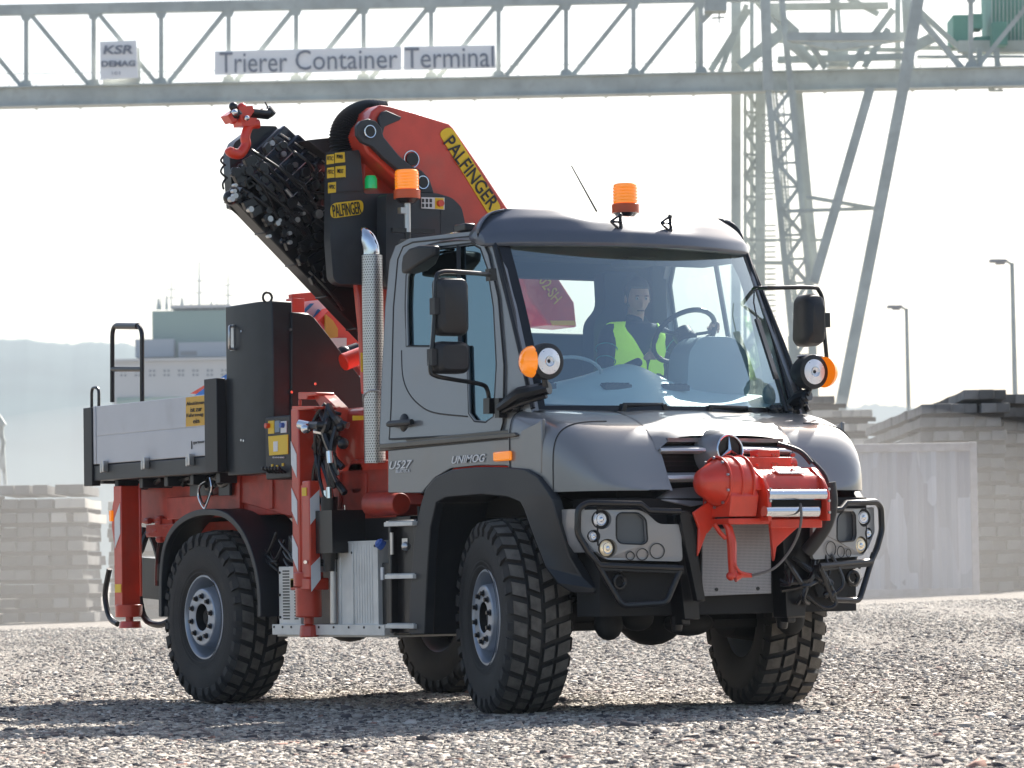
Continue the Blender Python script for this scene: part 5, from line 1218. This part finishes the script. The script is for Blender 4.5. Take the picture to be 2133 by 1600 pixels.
setramp(c2, [(0,(.075,.072,.080)),(.06,(.15,.135,.13)),(.18,(.25,.215,.19)),(.34,(.33,.295,.255)),(.52,(.40,.36,.31)),(.72,(.47,.43,.375)),(.90,(.60,.56,.50)),(.975,(.36,.27,.23))])
l2.new(c2.outputs[0], b2_.inputs['Base Color'])
stones('gravel', 210000, 12.8, 28, .010, .034, sm, 1, 1.3)
sm2 = sm.copy(); setramp([q for q in sm2.node_tree.nodes if q.type == 'VALTORGB'][0], [(0,(.075,.07,.075)),(.3,(.14,.12,.115)),(.5,(.22,.19,.17)),(.68,(.38,.34,.30)),(.85,(.55,.51,.46)),(.95,(.33,.20,.16))])
stones('coarse_gravel', 3600, 12.8, 27, .025, .068, sm2, 2, 1.9)
stones('fine_gravel', 80000, 27, 56, .015, .045, sm, 3, 1.3)

# ================================================================== SLEEPER STACKS
def sleeper_mesh(mt_, L_=2.6, w=.27, h=.165):
    b = M(); V = []
    for t, k in ((0,1),(.004,1),(.3,.86),(.5,.82),(.7,.86),(.996,1),(1,1)):
        x = t*L_; e = .004 if t in (0,1) else 0
        V += [(x,-w/2+e,0+e),(x,w/2-e,0+e),(x,w/2-e-.003,(h-e)*(.6+.4*k)*.5),(x,w*.465-e,(h-e)*(.5+.5*k)),(x,-w*.465+e,(h-e)*(.5+.5*k)),(x,-w/2+e+.003,(h-e)*(.6+.4*k)*.5)]
    n_ = 6; b.add(V, [(i*n_+k, i*n_+(k+1)%n_, (i+1)*n_+(k+1)%n_, (i+1)*n_+k) for i in range(6) for k in range(n_)]+[(0,1,2,3,4,5)[::-1], tuple(36+k for k in range(6))])
    return b.mesh('sleeper', mt_, 30, fix=True)
SM = sleeper_mesh(CONC); SMR = sleeper_mesh(CONCR); SMP = sleeper_mesh(CONCL)
bb2 = M(); bb2.box(0,.09,-.5,.5,0,.078); BM = bb2.mesh('batten', WOOD)
CNT = [0]
def sleeper(lat, d, z, me, label, group, yaw=0, name='railway_sleeper'):
    if CNT[0] >= 296 and name == 'railway_sleeper': return
    if name == 'railway_sleeper': CNT[0] += 1
    o = bpy.data.objects.new(name, me); COL.objects.link(o); p = L2(lat, d); o.location = (p.x, p.y, z)
    o.rotation_euler = (random.uniform(-.01,.01), 0, atan2(FH.y, FH.x)+yaw+random.uniform(-.012,.012)); tag(o, label, 'sleeper', group)
    if name != 'railway_sleeper': o['category'] = 'batten'
    return o
ORD = 'bottom second third fourth fifth sixth seventh eighth ninth tenth eleventh twelfth thirteenth fourteenth fifteenth'.split()
def nth(k): return ('first','second','third','fourth','fifth','sixth','seventh','eighth','ninth','tenth','eleventh','twelfth','thirteenth','fourteenth','fifteenth')[k]
def stack(lat0, lat1, d, z0, layers, pitch, step, label, group, me=None, skip=lambda i,k: False, depth=1, top=None, blabel=None, hs=1):
    for k in range(layers):
        z = z0+k*pitch; i = 0; la = lat0+step/2+random.uniform(-.04,.04)
        while la < lat1:
            if not skip(i, k):
                o = sleeper(la+random.uniform(-.022,.022), d+random.uniform(-.12,.16), z, (me(i,k) if me else SM), label+(', '+nth(layers-1-k)+' row from top' if layers > 1 else '')+', '+nth(i)+' from left', group)
                if o and hs != 1: o.scale.z = hs
            la += step*(random.uniform(.97,1.04) if random.random() > .12 else 1.22); i += 1
        if k:
            for dd in (.07, 2.2):
                o = sleeper((lat0+lat1)/2, d+dd, z-.080, BM, (blabel or 'batten')+', '+nth(layers-1-k)+' from top, '+('front' if dd < 1 else 'rear')+' one', group+' battens', 0, 'timber_batten')
                o.scale = (1, (lat1-lat0), 1)
# left of the truck
zb = .20
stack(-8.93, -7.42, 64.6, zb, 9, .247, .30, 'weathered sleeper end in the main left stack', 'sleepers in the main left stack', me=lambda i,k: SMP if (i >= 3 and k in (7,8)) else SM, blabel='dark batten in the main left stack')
for la, lb in ((-8.84,'leftmost of the loose sleepers on top of the left stack'),(-8.56,'second loose sleeper from the left on top of the left stack'),(-8.25,'third loose sleeper from the left on top of the left stack'),(-7.86,'fourth loose sleeper on the left stack, just right of a gap'),(-7.62,'last loose sleeper on the left stack, nearest the truck')):
    sleeper(la, 64.8, zb+9*.247, SM, lb, 'loose sleepers on the left stack')
stack(-7.36, -5.9, 67.5, zb, 9, .247, .30, 'dusty sleeper end behind the rear outrigger', 'sleepers behind the rear outrigger', me=lambda i,k: SMP if (k in (7,8) and i < 2) else SM, blabel='batten in the stack behind rear outrigger')
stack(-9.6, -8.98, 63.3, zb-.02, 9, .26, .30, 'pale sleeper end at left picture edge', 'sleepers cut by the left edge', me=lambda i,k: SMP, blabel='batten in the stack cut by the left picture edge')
# right of the truck
zr = .46; rl = 'sleeper end in tall stack beside container'
stack(7.15, 8.60, 65, zr, 14, .240, .24, rl, 'sleepers in the tall right stack', me=lambda i,k: SMR, skip=lambda i,k: (k < 9 and i < 4), blabel='dark batten in the tall right stack')
stack(7.95, 8.60, 65, zr+14*.24, 1, .24, .24, 'sleeper in short top row of tall right stack', 'top row of the tall right stack', me=lambda i,k: SMR)
for k in range(10,14):
    for j in range(1,4): sleeper(7.27, 65+2.62*j, zr+k*.24, SMR, 'side-on sleeper in tall right stack flank, '+nth(13-k)+' row down, '+nth(j)+' behind the front', 'sleepers on the flank of the right stack')
for j in range(1,2):
    for k in (14,): sleeper(8.05, 65+2.62*j, zr+k*.24, SMR, 'side-on sleeper behind the short top row of the tall right stack', 'side-on top sleepers')
stack(8.72, 9.6, 66.2, zr+.02, 15, .236, .26, 'sleeper end at right picture edge', 'sleepers cut by the right edge', me=lambda i,k: SMR, blabel='batten in the stack cut by the right picture edge')
# middle distance, over the far fender
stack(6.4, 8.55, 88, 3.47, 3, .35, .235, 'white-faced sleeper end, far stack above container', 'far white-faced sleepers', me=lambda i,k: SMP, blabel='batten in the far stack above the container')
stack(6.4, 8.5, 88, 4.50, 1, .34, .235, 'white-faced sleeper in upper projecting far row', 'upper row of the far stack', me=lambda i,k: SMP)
for i in range(5): sleeper(6.5+.25*i, 88, 4.84, SMR, 'sleeper in topmost short row below far work lamp, '+nth(i)+' from left', 'topmost short row of the far stack')
b = M()
for (la,lb_,z) in ((6.3,8.6,4.44),(6.3,7.9,4.77),(6.3,8.6,3.41),(6.3,8.6,3.76),(6.3,8.6,4.11)):
    p = L2(la,88.1); q = L2(lb_,88.1); b.beam((p.x,p.y,z),(q.x,q.y,z),.12,.1)
    p = L2(la,90.1); q = L2(lb_,90.1); b.beam((p.x,p.y,z),(q.x,q.y,z),.12,.1)
for la in (6.5,7.5,8.4):
    for dd in (88.3, 90.1): p = L2(la,dd); b.beam((p.x,p.y,.6),(p.x,p.y,3.3),.5,.5,up=(1,0,0))
tag(b.done('timber_rack', WOOD), 'dark timber bearers carrying the far stack of white-faced sleepers', 'timber rack')

# ================================================================== CONTAINER
ct = bpy.data.materials.new('container paint'); ct.use_nodes = True; n3 = ct.node_tree.nodes; l3 = ct.node_tree.links; b3 = n3['Principled BSDF']; b3.inputs['Roughness'].default_value = .6
tc3 = n3.new('ShaderNodeTexCoord'); mp3 = n3.new('ShaderNodeMapping'); mp3.inputs['Scale'].default_value = (1.9,.5,.35); l3.new(tc3.outputs['Object'], mp3.inputs[0])
v3 = n3.new('ShaderNodeTexVoronoi'); v3.distance = 'CHEBYCHEV'; v3.inputs['Scale'].default_value = 1.5; l3.new(mp3.outputs[0], v3.inputs['Vector'])
s3 = n3.new('ShaderNodeSeparateColor'); l3.new(v3.outputs['Color'], s3.inputs[0]); r3 = n3.new('ShaderNodeValToRGB'); l3.new(s3.outputs[1], r3.inputs[0])
setramp(r3, [(0,(.27,.29,.35)),(.3,(.20,.205,.26)),(.55,(.34,.36,.42)),(.8,(.24,.25,.30))]); l3.new(r3.outputs[0], b3.inputs['Base Color'])
CTD = mat('container frame', (.33,.31,.33), .6, var=.2, dirt=.4, dcol=(.22,.16,.12))
cL = 6.05; cw = 2.44; p0 = L2(7.72, 62.0); cz = .37
cn = thing('shipping_container', 'grey-mauve corrugated shipping container standing between the truck and the sleeper stack', 'container', (p0.x,p0.y,cz))
def local(o): o.parent = cn; o.location = (0,0,0); return o
b = M(); V = []; nseg = 18; amp = .07
for i in range(nseg*4+1):
    x = -cL+.12+(cL-.24)*i/(nseg*4); ph = i % 4; y = 0 if ph in (0,1) else amp
    V += [(x,y,.16),(x,y,2.45)]
b.add(V, [(2*i,2*i+1,2*i+3,2*i+2) for i in range(nseg*4)]); b.box(-cL+.1,-.1,cw-.03,cw,.1,2.5); b.box(-.04,0,.1,cw-.1,.1,2.5); b.box(-cL,-cL+.04,.1,cw-.1,.1,2.5); b.box(-cL,0,.03,cw-.03,2.50,2.54); b.box(-cL,0,.03,cw-.03,.1,.13)
local(b.done('side_panel', ct, None, fix=True, ang=20))
b = M(); b.box(-cL,0,-.02,.06,0,.17); b.box(-cL,0,-.02,.06,2.45,2.59); b.box(-cL,0,cw-.06,cw,2.45,2.59); local(b.done('rail', CTD, None, bevel=.01))
for x in (-.12, -cL):
    b = M(); b.box(x,x+.12,-.025,.08,0,2.60); local(b.done('corner_post', CTD, None, bevel=.01)); b = M(); b.box(x,x+.12,cw-.08,cw,0,2.60); local(b.done('corner_post', CTD, None, bevel=.01))
cn.rotation_euler = (radians(.3), 0, atan2(RH.y, RH.x)+radians(2))

# ================================================================== LAMP POSTS
def lamp(px, pyt, d, label):
    top = G(px, pyt, d); base = Vector((top.x, top.y, .6)); t = thing('street_lamp', label, 'street lamp', base, 'yard lamps')
    hh = top.z-.6
    b = M(); b.cyl((0,0,0),(0,0,hh),.10,.06,12); o = b.done('pole', GANT, None); o.parent = t
    b = M(); r = -RH; b.tube([(0,0,hh-.05), r*.15+Vector((0,0,hh+.05)), r*.45+Vector((0,0,hh+.05))], .04, 8); o = b.done('bracket', GANT, None); o.parent = t
    b = M(); b.obox(r*.42+Vector((0,0,hh+.07)), r*.26, FH*.13, Vector((.0,0,.05))+r*0); b.obox(r*.36+Vector((0,0,hh+.0)), r*.14, FH*.10, Vector((0,0,.04))); o = b.done('lamp_head', mat('lamp grey', (.35,.35,.36), .5) if 'lamp grey' not in bpy.data.materials else bpy.data.materials['lamp grey'], None, bevel=.02); o.parent = t
lamp(1888, 643, 132, 'slim yard lamp post, the shorter of the two, above the sleeper stacks')
lamp(2108, 548, 112, 'slim yard lamp post, the taller one near the right picture edge')

# ================================================================== GANTRY CRANE
D1, D2 = 140, 146
g0 = G(1066, 1240, D1); gc = thing('gantry_crane', 'pale green lattice gantry crane spanning the sky above the truck', 'gantry crane', (g0.x, g0.y, .6))
def part(b, name, mt_=GANT, par=None, **k): return b.done(name, mt_, par or gc, **k)
def seg(b, x0,y0,x1,y1,w,d=D1,d2=None,h=None): b.beam(G(x0,y0,d), G(x1,y1,d if d2 is None else d2), w, h, up=tuple(FH))
def yb(x, top=0): return 204-.0206*x   # centre line of the bottom chord
def yt(x): return 22-.019*x
for d, nm in ((D1,'girder'),):
    sh = 0 if d == D1 else 0
    b = M(); A_ = G(-260, yb(-260), D1); B_ = G(2400, yb(2400), D1); o_ = FH*(d-D1)
    b.beam(A_+o_, B_+o_, .5, .78, up=(0,0,1))
    b.beam(A_+o_+Vector((0,0,.36)), B_+o_+Vector((0,0,.36)), .75, .06, up=(0,0,1)); b.beam(A_+o_-Vector((0,0,.36)), B_+o_-Vector((0,0,.36)), .75, .06, up=(0,0,1))
    gi = part(b, nm)
    b = M(); b.beam(G(-260,yt(-260),D1)+o_, G(2400,yt(2400),D1)+o_, .3, .40, up=(0,0,1)); part(b, 'top_chord', par=gi)
    for k in range(-2, 17):
        xt = 55+140.5*k; xb_ = xt+.0
        if k >= 11 and k <= 13: continue
        b = M(); b.beam(G(xt,yt(xt),D1)+o_, G(xt,yb(xt)-15,D1)+o_, .20, .17, up=(0,0,1)); part(b, 'upright', par=gi)
        b = M()
        if k < 2: b.beam(G(xt+8,yt(xt)+8,D1)+o_, G(xt+132,yb(xt)-24,D1)+o_, .18, .17, up=(0,0,1))
        else: b.beam(G(xt+15,yb(xt)-24,D1)+o_, G(xt+136,yt(xt)+6,D1)+o_, .18, .17, up=(0,0,1))
        if k not in (10,): part(b, 'brace', par=gi)
b = M()
for k in range(-1, 16):
    if 11 <= k <= 13: continue
    xt = 55+140.5*k; c = G(xt,yb(xt)-24,D1)-FH*.13; b.prism([c+RH*-.26+Vector((0,0,-.08)), c+RH*.26+Vector((0,0,-.08)), c+RH*.16+Vector((0,0,.18)), c+RH*-.16+Vector((0,0,.18))], FH*.02)
    c = G(xt,yt(xt)+12,D1)-FH*.13; b.prism([c+RH*-.22+Vector((0,0,.02)), c+RH*.22+Vector((0,0,.02)), c+RH*.14+Vector((0,0,-.20)), c+RH*-.14+Vector((0,0,-.20))], FH*.02)
b.each('gusset_plate', GANT, gi)
b = M(); o_ = FH*3
for z in (0,.28,.55):
    b.tube([G(-100,158,D1)+o_+Vector((0,0,z-.1)), G(2300,118,D1)+o_+Vector((0,0,z-.1))], .014 if z < .5 else .02, 5)
for k in range(40):
    x = -60+57*k; b.tube([G(x,yb(x)-18,D1)+o_, G(x,yb(x)-18-32,D1)+o_+Vector((0,0,.05))], .018, 5)
for k in range(24):
    x = -60+95*k; A_ = G(x, yb(x)-18, D1); b.beam(A_, A_+FH*6, .1, .1)
part(b, 'walkway_railing')
# portal tower
b = M()
for (x0,y0,x1,y1,w,d) in ((1533,-60,1533,900,.36,143),(1552,180,1552,900,.12,143),(1566,-60,1566,900,.16,146),(1584,180,1582,900,.38,143)): seg(b,x0,y0,x1,y1,w,d)
yy = 190; k = 0
while yy < 880:
    a, c = (1555,1580) if k % 2 == 0 else (1580,1555)
    seg(b,a,yy,c,yy+42,.14,143); seg(b,1548,yy+42,1582,yy+46,.09,143)
    if k % 2: seg(b,a,yy+42,c,yy,.08,143)
    yy += 44; k += 1
part(b, 'fixed_leg')
b = M()
for (x0,y0,x1,y1,w,d) in ((1592,-60,1600,190,.36,138),(1600,190,1650,700,.23,138),(1622,-60,1648,190,.22,138),(1648,190,1687,610,.20,138),(1664,190,1700,580,.24,141),(1656,190,1694,600,.08,139),(1687,610,1700,900,.28,138),(1650,700,1664,900,.32,138),(1616,190,1666,700,.09,140),(1610,190,1660,700,.07,142)): seg(b,x0,y0,x1,y1,w,d)
yy = 190; k = 0
def xl_(y): return 1600+(y-190)*.098+4
def xr_(y): return 1648+(y-190)*.092-2
while yy < 850:
    seg(b, xl_(yy) if k%2 else xr_(yy), yy, xr_(yy+50) if k%2 else xl_(yy+50), yy+50, .15, 138); seg(b, xl_(yy+50), yy+50, xr_(yy+50), yy+49, .09, 138)
    if k % 3 != 0: seg(b, xr_(yy), yy, xl_(yy+50), yy+50, .10, 138)
    yy += 50; k += 1
part(b, 'lattice_leg')
for (x0,y0,x1,y1,w,nm) in ((1812,185,1695,590,.34,'stay_leg'),(1922,-60,1880,190,.42,'stay_leg'),(1880,190,1751,850,.40,'stay_leg'),(1751,850,1690,1160,.40,'stay_leg')):
    b = M(); seg(b,x0,y0,x1,y1,w,136); part(b, nm)
b = M()
for (x0,y0,x1,y1,w,d) in ((1680,410,1825,435,.14,137),(1640,440,1825,434,.13,137),(1560,500,1715,500,.10,140),(1560,547,1640,548,.14,140),(1600,80,1780,78,.35,142),(1640,77,1890,77,.32,137),(1600,15,1850,12,.26,141),(1600,14,1660,70,.3,139),(1650,80,1745,98,.3,139),(1745,98,1880,78,.28,139),(1745,98,1745,142,.75,142),(1640,100,1900,105,.16,142),(1620,125,1890,118,.26,141),(1700,140,1560,-20,.3,141),(1735,-60,1735,80,.2,141),(1740,-60,1752,95,.14,144),(1860,20,1770,140,.26,141),(1830,30,1700,-40,.2,141),(1800,140,1850,60,.24,141),(1640,90,1700,140,.22,140),(1690,95,1720,142,.22,140),(1540,140,1640,60,.42,141),(1500,150,1555,10,.20,141),(1455,150,1452,0,.2,141),(1450,0,1462,150,.14,143),(1480,148,1560,20,.24,141),(1900,20,2010,150,.22,140),(1912,20,2050,148,.20,142),(1910,100,2133,101,.16,143),(1910,118,2133,118,.10,141),(1885,-60,1895,150,.34,142),(1870,150,1870,-60,.2,144),(1900,100,1950,75,.4,142),(2040,100,2040,140,.2,141),(2075,100,2078,140,.2,141),(1995,98,2133,98,.45,142)):
    seg(b,x0,y0,x1,y1,w,d)
seg(b,2065,178,2065,190,.22,140); seg(b,2062,189,2090,189,.08,140)
b.each('portal_beam', GANT, gc)
b = M()
for (x,ya_,yb_2) in ((1600,240,300),(1600,360,420),(1605,470,545),(1605,560,760)):
    y = ya_
    while y < yb_2:
        xx = x+(y-240)*.0; c = G(xx,y,139); b.tube([c+Vector((RH.x*.22*cos(t)+FH.x*.22*sin(t), RH.y*.22*cos(t)+FH.y*.22*sin(t), 0)) for t in [2*pi*i/10 for i in range(10)]], .02, 4, closed=True); y += 11
y = 190
while y < 850:
    x = 1617+(y-190)*.055; b.tube([G(x,y,139), G(x+14,y,139)], .022, 4); y += 9
b.tube([G(1617,190,139), G(1653,850,139)], .03, 5); b.tube([G(1631,190,139), G(1667,850,139)], .03, 5)
part(b, 'caged_ladder')
b = M()
for (x0,y0,x1,y1,dd) in ((1986,30,2022,92,2),(2026,28,2046,60,1),(2030,75,2070,98,1.5)): A_ = G(x0,y1,142); B_ = G(x1,y0,142); c = (A_+B_)/2+FH*dd/2; b.obox(c, RH*((B_-A_).dot(RH)/2), FH*(dd/2), Vector((0,0,(B_.z-A_.z)/2)))
part(b, 'machinery_cabinet', GANTG, bevel=.03)
b = M(); A_ = G(2066,92,142); B_ = G(2250,-60,142); c = (A_+B_)/2+FH*1.5; b.obox(c, RH*((B_-A_).dot(RH)/2), FH*1.5, Vector((0,0,(B_.z-A_.z)/2)))
A_ = G(2068,94,141); B_ = G(2098,45,141); c = (A_+B_)/2+FH*.5; b.obox(c, RH*((B_-A_).dot(RH)/2), FH*.5, Vector((0,0,(B_.z-A_.z)/2)))
mh = part(b, 'machine_house', GANTG, bevel=.03)
b = M()
for i in range(12): seg(b, 2066+i*8, 92, 2066+i*8, -30, .03, 141.9)
part(b, 'cladding_rib', par=mh)
b = M(); c = G(1490,12,137); b.obox(c, RH*.4, FH*.4, Vector((0,0,.25))); seg(b,1462,44,1490,15,.2,137); seg(b,1470,10,1500,-20,.1,137); seg(b,1498,20,1498,48,.06,137); seg(b,1482,38,1510,36,.06,137); part(b, 'floodlight_arm')
# signs
def board(quads, d, name, label, cat, mt_=SIGNW):
    b = M()
    for q in quads: b.prism([G(x,y,d) for x,y in q], FH*.06)
    return tag(b.done(name, mt_), label, cat)
DS = 139.4
sg = board([((447,107),(836,97),(836,146),(447,156)),((841,97),(1031,94),(1033,142),(841,146))], DS, 'terminal_sign', 'long white board lettered Trierer Container Terminal on the gantry girder', 'sign')
up_ = Vector((0,0,1)); xd = (G(1033,120,DS)-G(447,131,DS)).normalized()
text('Trierer', G(528,130,DS), xd, up_, .78, 2.55, SIGNT, None, 'letters', lift=.06); o = bpy.context.scene.objects.get('letters'); o.parent = sg
text('Container', G(722,124,DS), xd, up_, .76, 3.85, SIGNT, None, 'letters', lift=.06).parent = sg
text('Terminal', G(936,120,DS), xd, up_, .78, 3.35, SIGNT, None, 'letters', lift=.06).parent = sg
s2 = board([((208,87),(284,84),(288,162),(209,166))], DS, 'maker_sign', 'square white board with two black words on the gantry, left of the long sign', 'sign')
text('KSR', G(246,104,DS), xd, up_, .34, 1.13, SIGNT, None, 'letters', lift=.06, bold=.03, shear=.15).parent = s2
text('DEMAG', G(247,133,DS), xd, up_, .23, 1.28, SIGNT, None, 'letters', lift=.06, bold=.04).parent = s2
text('101', G(242,153,DS), xd, up_, .12, .3, SIGNT, None, 'letters', lift=.06).parent = s2
b = M(); b.prism([G(214,163,DS+.3),G(290,160,DS+.3),G(290,178,DS+.3),G(214,180,DS+.3)], FH*.3); b.beam(G(288,100,DS+.3),G(290,170,DS+.3),.1); bk = b.done('sign_back_box', GANT); bk.parent = s2

# ================================================================== SILO BUILDING
DB = 640
def bx_(b, x0,y0,x1,y1,d,dep): A_ = G(x0,y1,d); B_ = G(x1,y0,d); c = (A_+B_)/2+FH*dep/2; b.obox(c, RH*((B_-A_).dot(RH)/2), FH*(dep/2), Vector((0,0,abs(B_.z-A_.z)/2))); return b
c0 = G(500,1240,DB); BD = thing('silo_building', 'pale warehouse block with a green top storey and aerials, hazy behind the load bed', 'building', (c0.x,c0.y,.6))
BW = mat('building white', (.50,.49,.48), .8, var=.06, vs_=.05); BG = mat('building green', (.19,.29,.25), .8, var=.06, vs_=.05); BGr = mat('building grey', (.28,.32,.37), .8, var=.06, vs_=.05)
bx_(M(), 240,745,760,1262,DB,30).done('wall', BW, BD)
bx_(bx_(M(), 318,641,760,746,DB+6,20), 243,820,760,842,DB-.6,1).done('upper_storey', BG, BD)
bx_(bx_(M(), 282,706,362,744,DB+3,12), 372,712,470,744,DB+2,12).done('roof_house', BGr, BD)
bx_(bx_(M(), 355,640,480,636,DB+5.5,18), 238,744,760,748,DB-1,2).done('roof_edge', BW, BD)
WG = mat('building window', (.12,.13,.15), .4)
for k in range(13):
    b = M(); x = 251+30*k
    for dx in (0,8):
        for dy in (0,9): bx_(b, x+dx, 771+dy-.02*k*10, x+dx+4, 775+dy-.02*k*10, DB-.12, .1)
    b.done('window', WG, BD)
b = M(); bx_(b, 376,731,410,741,DB+1.9,.2); b.done('window', WG, BD)
for (px,yt_,w) in ((357,575,.14),(415,545,.22),(475,560,.16),(335,612,.12),(377,618,.14),(398,612,.10),(452,612,.12),(330,622,.4),(347,616,.3),(440,628,.3),(380,622,.3)):
    b = M(); b.cyl(G(px,645,DB+8), G(px,yt_,DB+8), w, w*.4, 8)
    if yt_ < 580:
        for q in (.35,.6): c = G(px,645,DB+8).lerp(G(px,yt_,DB+8), q); b.beam(c-RH*.8, c+RH*.8, .15)
    b.done('aerial', GANT, BD)
# mast at the far left edge
b = M(); 
for (x0,y0,x1,y1) in ((-6,860,-2,1010),(3,880,11,1010),(-2,900,9,920),(9,920,0,960),(0,960,10,985)): b.beam(G(x0,y0,110), G(x1,y1,110), .10, up=tuple(FH))
b.beam(G(-10,868,110), G(4,890,110), .3, up=tuple(FH)); tag(b.done('lattice_mast', GANT), 'pale lattice mast end cut by the left picture edge', 'mast')

# ================================================================== HILLS
HM = mat('forest hill', (.055,.085,.08), 1, var=.35, vs_=.012)
def hills(d0, d1, prof, seed, name):
    r = np.random.default_rng(seed); b = M(); nx_ = 420; lat0, lat1 = -900, 1000; V = []
    xs = np.linspace(-600, 2700, nx_); hh = np.interp(xs, [p[0] for p in prof], [p[1] for p in prof])
    j = np.zeros(nx_)
    for s_ in (4,9,20,45): ph = r.random()*9; j += s_*.06*np.sin(xs/s_+ph)*(1.2)
    tree = r.random(nx_)**3*5
    rows = [0,.15,.35,.55,.75,.9,1.0]
    for ri, q in enumerate(rows):
        for i in range(nx_):
            px = xs[i]; ytop = hh[i]+j[i]*q-(tree[i] if q == 1 else (r.random()*3*q)); d = d0+(d1-d0)*q; y = 1262+(ytop-1262)*sin(q*pi/2)**.9
            p = G(px, y, d); V.append((p.x,p.y,p.z))
    for i in range(nx_): p = G(xs[i], 1300, d1+150); V.append((p.x,p.y,p.z))
    R_ = len(rows)+1; b.add(V, [(a*nx_+i, a*nx_+i+1, (a+1)*nx_+i+1, (a+1)*nx_+i) for a in range(R_-1) for i in range(nx_-1)])
    o = b.done(name, HM, None, ang=180); o['kind'] = 'structure'; return o
hills(1500, 2300, [(-600,690),(0,705),(60,706),(100,712),(150,722),(200,716),(260,716),(330,735),(700,760),(1200,800),(1600,835),(1780,848),(1830,846),(1880,850),(2000,870),(2300,900),(2700,900)], 4, 'hills')

# dust hanging low between the truck and the stacks
b = M(); b.ball((0,0,0), 1, 16, (13, 11, 2.6)); du = b.done('dust_cloud', None); du.data.materials.clear()
p = L2(-.8, 51); du.location = (p.x, p.y, .9); du.rotation_euler = (0,0,atan2(FH.y, FH.x))
dm = bpy.data.materials.new('dust air'); dm.use_nodes = True; n5 = dm.node_tree.nodes; n5.clear(); o5 = n5.new('ShaderNodeOutputMaterial'); p5 = n5.new('ShaderNodeVolumePrincipled')
p5.inputs['Color'].default_value = (.88,.865,.84,1); p5.inputs['Density'].default_value = .011; p5.inputs['Anisotropy'].default_value = .3
dm.node_tree.links.new(p5.outputs[0], o5.inputs['Volume']); du.data.materials.append(dm); du['kind'] = 'stuff'
# ================================================================== HAZE
b = M(); p = [L2(-1500,-40), L2(1500,-40), L2(1500,2750), L2(-1500,2750)]
b.prism([(q.x,q.y,-1.6) for q in p], (0,0,196))
hz = b.done('haze', None, None, smooth=False); hz.data.materials.clear()
hm_ = bpy.data.materials.new('haze air'); hm_.use_nodes = True; n4 = hm_.node_tree.nodes; n4.clear(); o4 = n4.new('ShaderNodeOutputMaterial'); pv = n4.new('ShaderNodeVolumePrincipled')
pv.inputs['Color'].default_value = (.76,.88,1,1); pv.inputs['Density'].default_value = .00022; pv.inputs['Anisotropy'].default_value = 0
hm_.node_tree.links.new(pv.outputs[0], o4.inputs['Volume']); hz.data.materials.append(hm_); hz['kind'] = 'stuff'; hz.display_type = 'WIRE'
